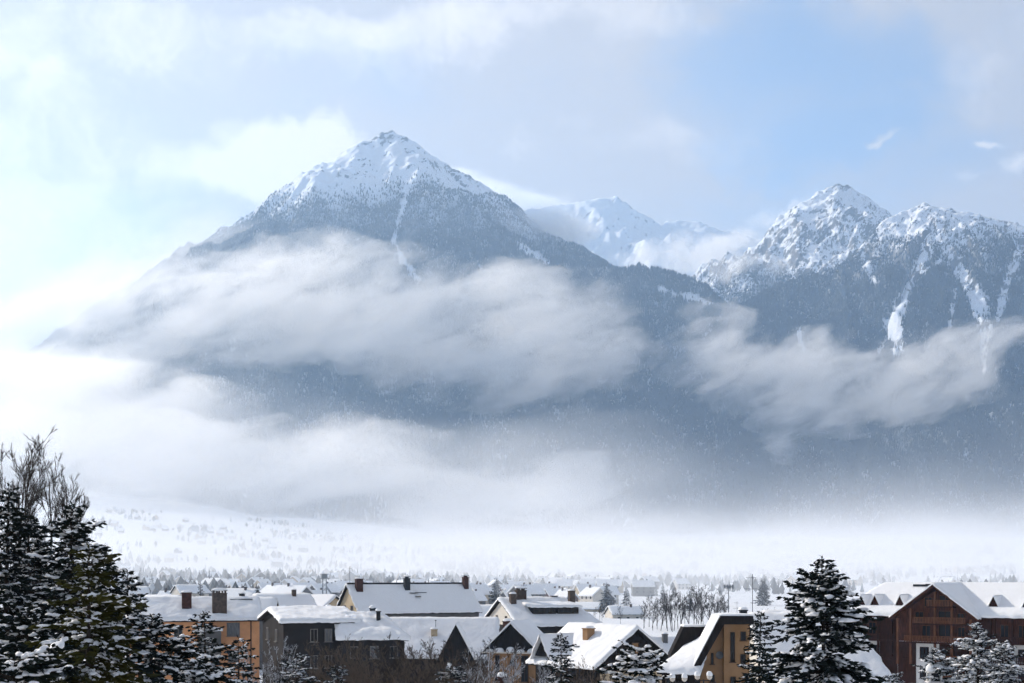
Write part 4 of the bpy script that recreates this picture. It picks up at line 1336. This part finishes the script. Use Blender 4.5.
def conifer(px, ptop, Y, R, seed, label, name='spruce', lift=0.0, **kw):
    """a conifer whose tip is seen at px, ptop from Y metres away, rooted in the ground there"""
    p = at(px, ptop, Y)
    g = ground_z(p.x, p.y) + lift
    return plant_conifer(conifer_parts(p.z - g, R, seed, **kw), (p.x, p.y, g), label, name)


def bare_parts(H, spread, seed, levels=4, stems=1, up=0.75, nchild=(4, 6), r0=None, tm=None, thin=1.0, lean=0.06, first=0.15, child0=0.42, fall=0.9, wob=0.13):
    """a leafless tree: trunk and limbs in one mesh, fine twigs in another"""
    rng = np.random.default_rng(seed)
    tr, tw = Geo(), Geo()
    r0 = r0 or 0.011 * H
    seg = {0: ([], [], [], []), 1: ([], [], [], [])}

    def grow(p, d, L, r, lev):
        k = 5 if lev == 0 else (4 if lev < levels - 1 else 3)
        pts = [p]; dd = d.copy()
        for i in range(k):
            dd = dd + rng.normal(0, 0.05 if lev == 0 else wob, 3); dd[2] += (0.03 if lev == 0 else 0.10) * up
            dd /= np.linalg.norm(dd)
            pts.append(pts[-1] + dd * L / k)
        tgt = seg[0 if lev < 2 else 1]
        for i in range(k):
            ra = r * (1 - 0.75 * i / k); rb = r * (1 - 0.75 * (i + 1) / k)
            tgt[0].append(pts[i]); tgt[1].append(pts[i + 1]); tgt[2].append(ra); tgt[3].append(rb)
        if lev >= levels: return
        n = rng.integers(nchild[0], nchild[1] + 1) * (2 if lev == 0 else 1)
        for q in range(n):
            u_ = rng.uniform(first if lev == 0 else 0.2, 0.97)
            i = min(int(u_ * k), k - 1); o = pts[i] + (pts[i + 1] - pts[i]) * (u_ * k - i)
            base = pts[i + 1] - pts[i]; base = base / np.linalg.norm(base)
            a = rng.uniform(0, 6.28)
            _, s1, s2 = frame_of(base[None])
            out = s1[0] * math.cos(a) + s2[0] * math.sin(a)
            ang = rng.uniform(0.45, 0.85) * spread
            nd = base * math.cos(ang) + out * math.sin(ang); nd[2] += 0.25 * up; nd /= np.linalg.norm(nd)
            cl = L * (child0 if lev == 0 else 0.5) * rng.uniform(0.55, 1.1) * (1.15 - fall * u_ if lev == 0 else 1.05 - 0.5 * u_)
            grow(o, nd, cl, max(r * (1 - 0.75 * u_) * 0.55, 0.006 * thin), lev + 1)

    for s_ in range(stems):
        a = rng.uniform(0, 6.28)
        d = np.array([math.cos(a) * lean * (1 if stems == 1 else 4), math.sin(a) * lean * (1 if stems == 1 else 4), 1.0]); d /= np.linalg.norm(d)
        off = np.array([math.cos(a), math.sin(a), 0]) * (0.0 if stems == 1 else 0.15)
        grow(off + np.array([0, 0, -0.3]), d, (H + 0.3) * rng.uniform(0.85, 1.0) if stems > 1 else H + 0.3, r0, 0)
    for k_, geo, n in ((0, tr, 5), (1, tw, 3)):
        A = [np.array(x) for x in seg[k_]]
        if len(A[0]): tubes(geo, A[0], A[1], A[2] * 1.0, np.maximum(A[3], 0.004 * thin), n)
    return (tr.mesh('trunk', BARK if tm is None else tm), tw.mesh('crown', tm or TWIG))


def plant_bare(parts, loc, label, name='bare_tree', rz=0.0, sc=1.0, group=None, cat='tree'):
    o = empty(name, loc, rz); o.scale = (sc, sc, sc)
    tag(o, label, cat, group)
    for nm, me in zip(('trunk', 'crown'), parts): link(nm, me, o)
    return o


# ---- the tall spruce on the right
conifer(824, 556, 62, 3.3, 3, 'tall dark spruce with puffy snow pads standing before the broad snow roof', snow=0.72, droop=0.55, whorl=0.36, padsize=1.3, taper=0.72, irregular=0.2, nb=(8, 11), twig=0.46, dens=1.5, frost=0.06)
# its slimmer neighbour
conifer(759, 612, 74, 1.9, 4, 'slim spruce with little snow beside the tan modern house', snow=0.14, droop=0.3, whorl=0.30, taper=0.85, padsize=0.8, frost=0.22, irregular=0.2)
# small spruce in front of the brown chalet
conifer(561, 633, 78, 1.55, 6, 'small spruce with drooping snowy branches before the brown chalet', snow=0.65, droop=0.55, whorl=0.42, taper=0.8, padsize=0.75, nb=(5, 7), frost=0.1)
# heavy snowy tree tip beside it
conifer(640, 648, 52, 1.7, 8, 'bushy young spruce bowed under thick snow below the brown chalet gable', snow=0.95, droop=0.35, whorl=0.30, taper=0.55, padsize=1.25, nmat=NEEDLE, frost=0.1, irregular=0.35)
# frosted group on the right, before the chalet block
conifer(978, 622, 92, 2.6, 11, 'broad frosted spruce thick with snow before the chalet gable', snow=0.75, taper=0.62, padsize=1.0, nmat=NEEDLE_F, frost=0.35, irregular=0.3)
conifer(1003, 640, 88, 2.0, 12, 'frosted spruce at the right edge of the frosted group', snow=0.75, taper=0.66, padsize=1.0, nmat=NEEDLE_F, frost=0.35, irregular=0.3)
conifer(937, 648, 86, 2.1, 13, 'frosted bushy spruce behind the snow capped cowl chimney', snow=0.7, taper=0.6, padsize=0.9, nmat=NEEDLE_F, frost=0.35, irregular=0.3)
conifer(893, 672, 84, 1.2, 14, 'little snowy spruce tip at the bottom edge right of the tall dark spruce', snow=0.9, taper=0.6, padsize=0.9, nmat=NEEDLE_F, frost=0.4)
# the clump at the left
conifer(6, 484, 44, 1.25, 21, 'thin tall spruce at the left picture edge', snow=0.78, taper=0.72, padsize=0.7, frost=0.05, droop=0.45, irregular=0.3)
conifer(30, 512, 46, 1.7, 22, 'snowy spruce behind the bare poplars at the left', snow=0.83, taper=0.7, padsize=0.8, frost=0.05, irregular=0.3)
conifer(70, 502, 42, 1.75, 23, 'tallest spruce of the left clump with a thick dark top', snow=0.88, taper=0.66, padsize=0.85, frost=0.05, irregular=0.3, dens=1.2)
conifer(-22, 520, 40, 1.6, 24, 'dark spruce partly cut off by the left picture edge', snow=0.78, taper=0.7, padsize=0.8, frost=0.05)
conifer(106, 546, 50, 1.5, 25, 'pointed spruce right of the tallest spruce of the left clump', snow=0.83, taper=0.75, padsize=0.7, frost=0.1)
conifer(128, 570, 56, 1.5, 26, 'dark snowy spruce at the right end of the left clump', snow=0.88, taper=0.75, padsize=0.75, frost=0.1)
conifer(88, 545, 31, 1.35, 27, 'yellow green spruce in front of the dark left clump', snow=0.78, taper=0.66, padsize=0.85, nmat=NEEDLE_G, frost=0.0, irregular=0.35, dens=1.1)
conifer(28, 604, 33, 1.5, 35, 'low dark spruce filling the foot of the left clump', snow=0.63, taper=0.55, padsize=0.8, frost=0.05)
conifer(150, 615, 50, 1.6, 28, 'snow heaped young spruce at the foot of the left clump', snow=0.75, taper=0.62, padsize=0.9, frost=0.1)
conifer(176, 632, 52, 1.5, 36, 'low snow heaped spruce below the orange house wall', snow=0.85, taper=0.6, padsize=1.0, frost=0.12)
conifer(206, 612, 60, 1.65, 29, 'young spruce with bending snowy boughs in front of the orange house', snow=0.8, taper=0.68, padsize=0.85, frost=0.1, irregular=0.35, nb=(5, 7))
conifer(239, 636, 66, 1.5, 30, 'small snowy spruce before the right end of the orange house', snow=0.75, taper=0.66, padsize=0.85, frost=0.1, irregular=0.35, nb=(5, 7))
conifer(194, 655, 45, 1.1, 37, 'rounded snow buried spruce below the young spruce with bending boughs', snow=0.95, taper=0.5, padsize=1.2, frost=0.1)
conifer(296, 652, 86, 1.9, 31, 'frosted small spruce before the dark grey house', snow=0.5, taper=0.66, padsize=0.7, nmat=NEEDLE_F, frost=0.25)
conifer(338, 664, 88, 1.5, 32, 'small frosted spruce among brown bushes below the dark cottage', snow=0.5, taper=0.66, padsize=0.6, nmat=NEEDLE_F, frost=0.25)
conifer(451, 664, 92, 1.8, 33, 'frosted spruce among the bare bushes below the timber barn', snow=0.5, taper=0.66, padsize=0.6, nmat=NEEDLE_F, frost=0.3)
conifer(202, 582, 215, 2.0, 34, 'distant spruce rising behind the brick chimney of the orange house', snow=0.4, frost=0.35, nmat=NEEDLE_F, whorl=0.6, twig=0.6)

# the long snowy bough reaching in at the lower left: a low spreading spruce close to the viewer
conifer(12, 654, 25, 1.25, 41, 'near spruce top with a long thickly snow covered bough at lower left', snow=0.95, taper=0.35, padsize=1.15, droop=0.3, nb=(6, 8), frost=0.0, whorl=0.26)

# ---- leafless trees of the left clump
for px, pt, Y, sd, lab in ((58, 478, 46, 56, 'short leafless poplar between the spruce tops of the left clump'), (12, 458, 47, 54, 'leafless poplar left of the tallest bare one'), (40, 452, 50, 55, 'thin leafless poplar squeezed between the two tallest bare ones'), (26, 430, 47, 51, 'tallest leafless poplar rising above the left spruces'), (50, 462, 48, 52, 'leafless poplar close right of the tallest bare one'), (66, 464, 50, 53, 'slender leafless poplar furthest right above the left spruces')):
    p = at(px, pt, Y); g = ground_z(p.x, p.y)
    plant_bare(bare_parts((p.z - g) * 0.93, 0.60, sd, 3, 1, up=0.40, nchild=(9, 12), r0=0.06, thin=1.15, lean=0.02, first=0.12, child0=0.36, fall=0.62, wob=0.12), (p.x, p.y, g), lab, 'poplar')

# ---- bare brown bushes along the foot of the houses
bush_protos = [bare_parts(3.4, 0.95, 61 + k, 3, 6, up=0.5, nchild=(5, 6), r0=0.022, tm=tm, thin=1.25, lean=0.14, child0=0.45) for k, tm in enumerate((TWIG_B, TWIG, TWIG_F))]
bl = [(268, 655, 96, 2), (282, 648, 100, 2), (306, 655, 97, 1), (325, 650, 104, 0), (343, 643, 108, 0), (360, 640, 110, 0), (378, 645, 106, 0), (395, 648, 104, 1), (412, 643, 110, 0), (428, 638, 112, 1),
      (441, 641, 108, 0), (458, 648, 106, 0), (470, 640, 112, 1), (482, 648, 104, 2), (493, 656, 100, 2), (525, 664, 96, 2), (540, 668, 94, 1), (574, 660, 100, 0), (590, 658, 98, 0), (604, 668, 92, 1), (350, 662, 92, 0), (387, 665, 94, 0), (420, 662, 92, 0), (404, 668, 88, 1), (462, 664, 92, 0), (316, 668, 90, 0)]
bdesc = {0: 'leafless brown bush', 1: 'leafless dark grey bush', 2: 'bush of frosted white twigs'}
spots_ = ['before the dark grey house', 'before the dark cottage', 'before the timber barn', 'before the tan cottage', 'before the brown chalet']
for px, pt, Y, k in bl:
    p = at(px, pt, Y); g = ground_z(p.x, p.y)
    sp_ = spots_[0 if px < 345 else 1 if px < 405 else 2 if px < 478 else 3 if px < 555 else 4]
    plant_bare(bush_protos[k], (p.x, p.y, g), bdesc[k] + ' ' + sp_, 'bush', rnd.uniform(0, 6.28), (p.z - g) / 2.9, 'bare bushes ' + sp_, 'bush')
# ================================================================== the far side of the town, masts, village, valley trees
def mid_house(px, pr, Y, L, D, rz, wall, label, seed, rise=2.6, **kw):
    p = at(px, pr, Y)
    h = House('house', label, p.x, Y, rz, L, D, p.z - rise, p.z, wall, th=0.32, seed=seed, nu=18, nv=15, ov=(0.5, 0.4), **kw)
    for a in (-L * 0.3, 0.0, L * 0.3):
        h.win('front', a, p.z - rise - 1.6, 0.9, 1.1, fm=DFRAME)
    return h


MH = [(282, 596, 255, 10, 9, 28, PALE, 'pale house with a snowy roof just behind the dark grey house'),
      (318, 597, 275, 9, 8, -35, CREAM, 'cream gabled house left of the long house and below the floodlight tower'),
      (222, 600, 240, 18, 8, 4, GREY, 'long grey house whose snow roof shows behind the brown chimneys'),
      (163, 597, 330, 10, 8, -30, PALE, 'pale house above the left end of the orange house'),
      (126, 588, 380, 11, 9, 20, CREAM, 'cream house half hidden by the left spruce clump'),
      (190, 586, 520, 11, 9, 35, PALE, 'pale house with snow roof in the second row behind the orange house'),
      (240, 590, 470, 12, 9, -15, GREY, 'grey house in the second row behind the brown chimneys'),
      (478, 607, 300, 9, 8, 8, PALE, 'pale house filling the gap between the long house and the dormer house'),
      (624, 607, 520, 12, 9, 15, PALE, 'pale house between the dormer house and the bare poplar row'),
      (588, 603, 620, 12, 9, -20, CREAM, 'cream house behind the chimney of the dormer house'),
      (792, 612, 330, 13, 9, -10, PALE, 'pale house behind the tall dark spruce')]
for i, q in enumerate(MH):
    h = mid_house(*q, seed=40 + i)
    if i % 2 == 0:
        h.chim(h.L * 0.2, -0.8, 1.3, 0.7, 0.6, STONE, seed=i)

# ---- masts
def mast(name, label, px, ptop, Y, kind):
    p = at(px, ptop, Y); g = ground_z(p.x, p.y); H_ = p.z - g
    o = empty(name, (p.x, p.y, g)); tag(o, label, 'mast')
    bm = bmesh.new()
    if kind == 'lattice':
        w = 0.9
        for sx in (-1, 1):
            for sy in (-1, 1): tube_bm(bm, (sx * w, sy * w, -0.4), (sx * w * 0.75, sy * w * 0.75, H_ - 2), 0.13)
        k = int(H_ / 1.9)
        for q in range(k):
            z0, z1 = q * 1.9, (q + 1) * 1.9
            for sy in (-1, 1):
                tube_bm(bm, (-w * sy * 0.95, sy * w * 0.9, z0), (w * sy * 0.9, sy * w * 0.9, z1), 0.07)
                tube_bm(bm, (sy * w * 0.9, -w * 0.95, z0), (sy * w * 0.9, w * 0.9, z1), 0.07)
        bm_out('lattice', bm, GREYM, o)
        bm = bmesh.new(); bm_box(bm, (0, 0, H_ - 1.8), (3.6, 3.0, 0.3)); bm_box(bm, (0, 0, H_ - 0.9), (2.2, 2.0, 1.5)); bm_box(bm, (0, 0, H_ - 0.05), (3.2, 2.8, 0.25))
        bm_out('head', bm, GREYM, o)
    elif kind == 'flood':
        tube_bm(bm, (0, 0, -0.4), (0, 0, H_), 0.22, 0.12, 8); bm_out('pole', bm, GREYM, o)
        bm = bmesh.new(); bm_box(bm, (0, 0, H_ + 0.1), (3.0, 0.3, 0.2))
        for k in range(4):
            bm_box(bm, (-1.2 + k * 0.8, -0.25, H_ + 0.45), (0.6, 0.35, 0.55)); bm_box(bm, (-1.2 + k * 0.8, -0.25, H_ - 0.25), (0.6, 0.35, 0.5))
        bm_out('floodlight', bm, GREYM, o)
    else:
        tube_bm(bm, (0, 0, -0.3), (0, 0, H_), 0.05, 0.03, 6)
        for z_, w in ((0.4, 0.7), (1.6, 0.9), (3.1, 0.25)): tube_bm(bm, (-w, 0, H_ - z_), (w * 0.6, 0, H_ - z_), 0.025)
        bm_out('pole', bm, METAL, o)
    return o


mast('lattice_tower', 'steel lattice tower with a boxy head left of the long house', 324.5, 574, 560, 'lattice')
mast('floodlight_mast', 'tall floodlight mast beside the bare poplar row', 728.5, 587, 430, 'flood')
mast('aerial_mast', 'thin tall aerial mast rising behind the tan modern house', 752.5, 574, 150, 'aerial')
mast('aerial_mast', 'short thin pole between the floodlight mast and the aerial mast', 737, 601, 300, 'aerial')

# ---- bare poplars on the snow field
pop = [bare_parts(17, 0.85, 81 + k, 4, 1, up=0.55, nchild=(5, 7), r0=0.17, thin=4.5, lean=0.03, first=0.12, child0=0.52, fall=0.75, wob=0.10) for k in range(4)]
rp = random.Random(9)
for i in range(34):
    px = 644 + i * 2.45 + rp.uniform(-2, 2)
    Y = rp.uniform(395, 450)
    hp = 591 + 12 * abs((px - 690) / 42) ** 1.6 + rp.uniform(-4, 7)
    p = at(px, hp, Y); g = ground_z(p.x, p.y)
    plant_bare(pop[i % 4], (p.x, p.y, g), 'tall leafless poplar in the grove on the snow field behind the small house', 'poplar', rp.uniform(0, 6.28), (p.z - g) / 16.5, 'bare poplars on the snow field')
for i in range(26):
    px = 762 + rp.uniform(0, 100) if i < 16 else rp.uniform(590, 640)
    Y = rp.uniform(430, 620)
    p = at(px, rp.uniform(606, 614), Y); g = ground_z(p.x, p.y)
    plant_bare(pop[i % 4], (p.x, p.y, g), 'smaller leafless tree beyond the snow field', 'bare_tree', rp.uniform(0, 6.28), (p.z - g) / 16.5, 'bare trees beyond the snow field')

# ---- single conifers of the valley
far_con = [conifer_parts(12, 2.4 + 0.4 * k, 90 + k, snow=0, whorl=0.7, twig=1.0, dens=0.35, nb=(5, 7), nmat=NEEDLE_F, frost=0.3) for k in range(3)]
for i in range(60):
    Y = rp.uniform(420, 1500); u = rp.uniform(-0.30, 0.30)
    if 0.085 < u < 0.16 and Y < 520: continue
    x = u * Y; g = ground_z(x, Y)
    plant_conifer(far_con[i % 3], (x, Y, g), 'frosted spruce standing among the far houses of the valley', 'spruce', rp.uniform(0, 6.28), rp.uniform(0.7, 1.35), 'valley spruces')

# ---- village houses
def far_proto(L, D, ze, zr, wall):
    bm = bmesh.new()
    x, y = L / 2, D / 2
    V = lambda *p: bm.verts.new(p)
    lo = [V(-x, -y, -2), V(x, -y, -2), V(x, y, -2), V(-x, y, -2)]; up = [V(-x, -y, ze), V(x, -y, ze), V(x, y, ze), V(-x, y, ze)]
    rl, rr = V(-x, 0, zr), V(x, 0, zr)
    for i in range(4): bm.faces.new((lo[i], lo[(i + 1) % 4], up[(i + 1) % 4], up[i]))
    bm.faces.new((up[3], up[0], rl)); bm.faces.new((up[1], up[2], rr))
    k = (zr - ze) / y; ox, oy = x + 0.6, y + 0.8; zo = ze - k * 0.8
    for dz, th in ((0.05, 0.75),):
        a = [V(-ox, -oy, zo + dz), V(ox, -oy, zo + dz), V(ox, 0, zr + dz), V(-ox, 0, zr + dz), V(ox, oy, zo + dz), V(-ox, oy, zo + dz)]
        c = [V(-ox, -oy, zo + dz + th), V(ox, -oy, zo + dz + th), V(ox, 0, zr + dz + th), V(-ox, 0, zr + dz + th), V(ox, oy, zo + dz + th), V(-ox, oy, zo + dz + th)]
        fs = [c[0:4], [c[3], c[2], c[4], c[5]], [a[0], a[3], a[2], a[1]], [a[3], a[5], a[4], a[2]], [a[0], a[1], c[1], c[0]], [a[4], a[5], c[5], c[4]],
              [a[1], a[2], c[2], c[1]], [a[2], a[4], c[4], c[2]], [a[3], a[0], c[0], c[3]], [a[5], a[3], c[3], c[5]]]
        for q in fs: bm.faces.new(q).material_index = 1
    for s_ in (-1, 1):
        for f_ in (-0.32, 0.0, 0.32):
            for zz in ((ze - 1.3, ze - 4.0) if ze > 5 else (ze - 1.3,)):
                vs = [V(f_ * L - 0.6, s_ * (y + 0.04), zz - 0.7), V(f_ * L + 0.6, s_ * (y + 0.04), zz - 0.7), V(f_ * L + 0.6, s_ * (y + 0.04), zz + 0.7), V(f_ * L - 0.6, s_ * (y + 0.04), zz + 0.7)]
                bm.faces.new(vs if s_ < 0 else vs[::-1]).material_index = 2
    # a chimney
    r_ = bm_box(bm, (L * 0.2, 0.5, zr + 0.9), (0.8, 0.8, 1.8))
    for v in r_:
        for f_ in v.link_faces: f_.material_index = 3
    me = bpy.data.meshes.new('village_house'); bm.to_mesh(me); bm.free()
    for m_ in (wall, SNOW, GLASS, STONE): me.materials.append(m_)
    return me


protos = [(far_proto(12, 9, 5.5, 9.0, PALE), 'pale walled'), (far_proto(11, 10, 6.0, 10.0, CREAM), 'cream walled'), (far_proto(10, 8, 4.5, 8.2, RWOOD), 'brown timber'), (far_proto(15, 10, 7.0, 10.5, GREY), 'grey walled'),
          (far_proto(9, 8, 3.5, 7.0, DWOOD), 'dark timber')]
taken = []
centres = [(-0.235, 1350, 210), (-0.18, 1000, 120), (-0.10, 1650, 240), (-0.14, 2250, 260), (-0.03, 1150, 150), (-0.22, 2500, 240), (0.02, 1900, 220), (-0.16, 760, 75), (0.07, 900, 90), (0.16, 1500, 200), (0.25, 1900, 240), (-0.06, 780, 60), (-0.2, 700, 50), (-0.11, 690, 50), (-0.03, 720, 50), (0.03, 760, 50)]
n = 0
while n < 285:
    cu, cy, cr = centres[min(int(rp.random() ** 1.1 * 16), 15)]
    x = cu * cy + rp.gauss(0, cr * 0.75); Y = cy + rp.gauss(0, cr * 0.6)
    u = x / Y
    if Y < 600 or (0.07 < u < 0.22 and Y < 1000): continue
    if any(abs(x - a) < 15 and abs(Y - c) < 20 for a, c in taken): continue
    taken.append((x, Y))
    k = rp.randrange(5); me, dsc = protos[k]
    o = link('village_house', me); o.location = (x, Y, ground_z(x, Y)); o.rotation_euler.z = 0.5 + 2.0 * fbm(np.array([x / 700.0]), np.array([Y / 700.0]), 3, 2)[0] + rp.choice((0, 0, 1.57)) + rp.uniform(-0.12, 0.12)
    side_ = 'left of' if u < -0.02 else 'right of'
    tag(o, 'tiny ' + dsc + ' house in the misty valley ' + side_ + ' the long house chimneys', 'house', dsc + ' village houses ' + side_ + ' the long house chimneys')
    n += 1

# ---- scattered groves and hedges of the far valley: one mass of small trees
rng = np.random.default_rng(7)
m = 26000
uu = rng.uniform(-0.36, 0.36, m); yy = 700 * (3000 / 700) ** rng.uniform(0, 1, m)
x = uu * yy
dn = fbm(x / 140, yy / 110, 77, 4) + 0.35 * (1 - 3 * np.abs(fbm(x / 260, yy / 120, 79, 2)))
keep = ~((uu > 0.075) & (uu < 0.17) & (yy < 1000)) & (rng.uniform(0, 1, m) < sstep(0.16, 0.6, dn) * 0.85 * sstep(850, 1900, yy + 450 * (uu < -0.02)))
for a, c in taken:
    keep &= ~((np.abs(x - a) < 9) & (np.abs(yy - c) < 12))
x, y = x[keep], yy[keep]; z = valley(x, y); m = len(x)
ht = rng.uniform(4, 13, m); con = rng.uniform(0, 1, m) < 0.5
r_ = ht * np.where(con, 0.17, 0.30)
K = 6
ang = rng.uniform(0, 6.28, (m, 1)) + np.arange(K)[None] * 2 * np.pi / K
rr = r_[:, None] * rng.uniform(0.75, 1.25, (m, K))
low = np.where(con, 0.05, 0.45)[:, None] * ht[:, None] * rng.uniform(0.8, 1.2, (m, K))
ring = np.stack([x[:, None] + rr * np.cos(ang), y[:, None] + rr * np.sin(ang), z[:, None] + low], -1)
top = np.stack([x, y, z + ht], -1)[:, None]; bot = np.stack([x, y, z - 0.3], -1)[:, None]
co = np.concatenate([top, bot, ring], 1).reshape(-1, 3)
o0 = (np.arange(m) * (K + 2))[:, None]
j = np.arange(K)[None]
fs = np.concatenate([np.stack([np.broadcast_to(o0, (m, K)), o0 + 2 + j, o0 + 2 + (j + 1) % K], -1).reshape(-1, 3), np.stack([np.broadcast_to(o0 + 1, (m, K)), o0 + 2 + (j + 1) % K, o0 + 2 + j], -1).reshape(-1, 3)])
me = np_mesh('grove', co, fs, [FOREST], False, {'frost': np.repeat(np.clip(0.30 + 0.2 * rng.standard_normal(m), 0, 1), K + 2)})
tag(link('grove', me), 'scattered frosted groves and hedges over the far valley floor', 'grove', kind='stuff')
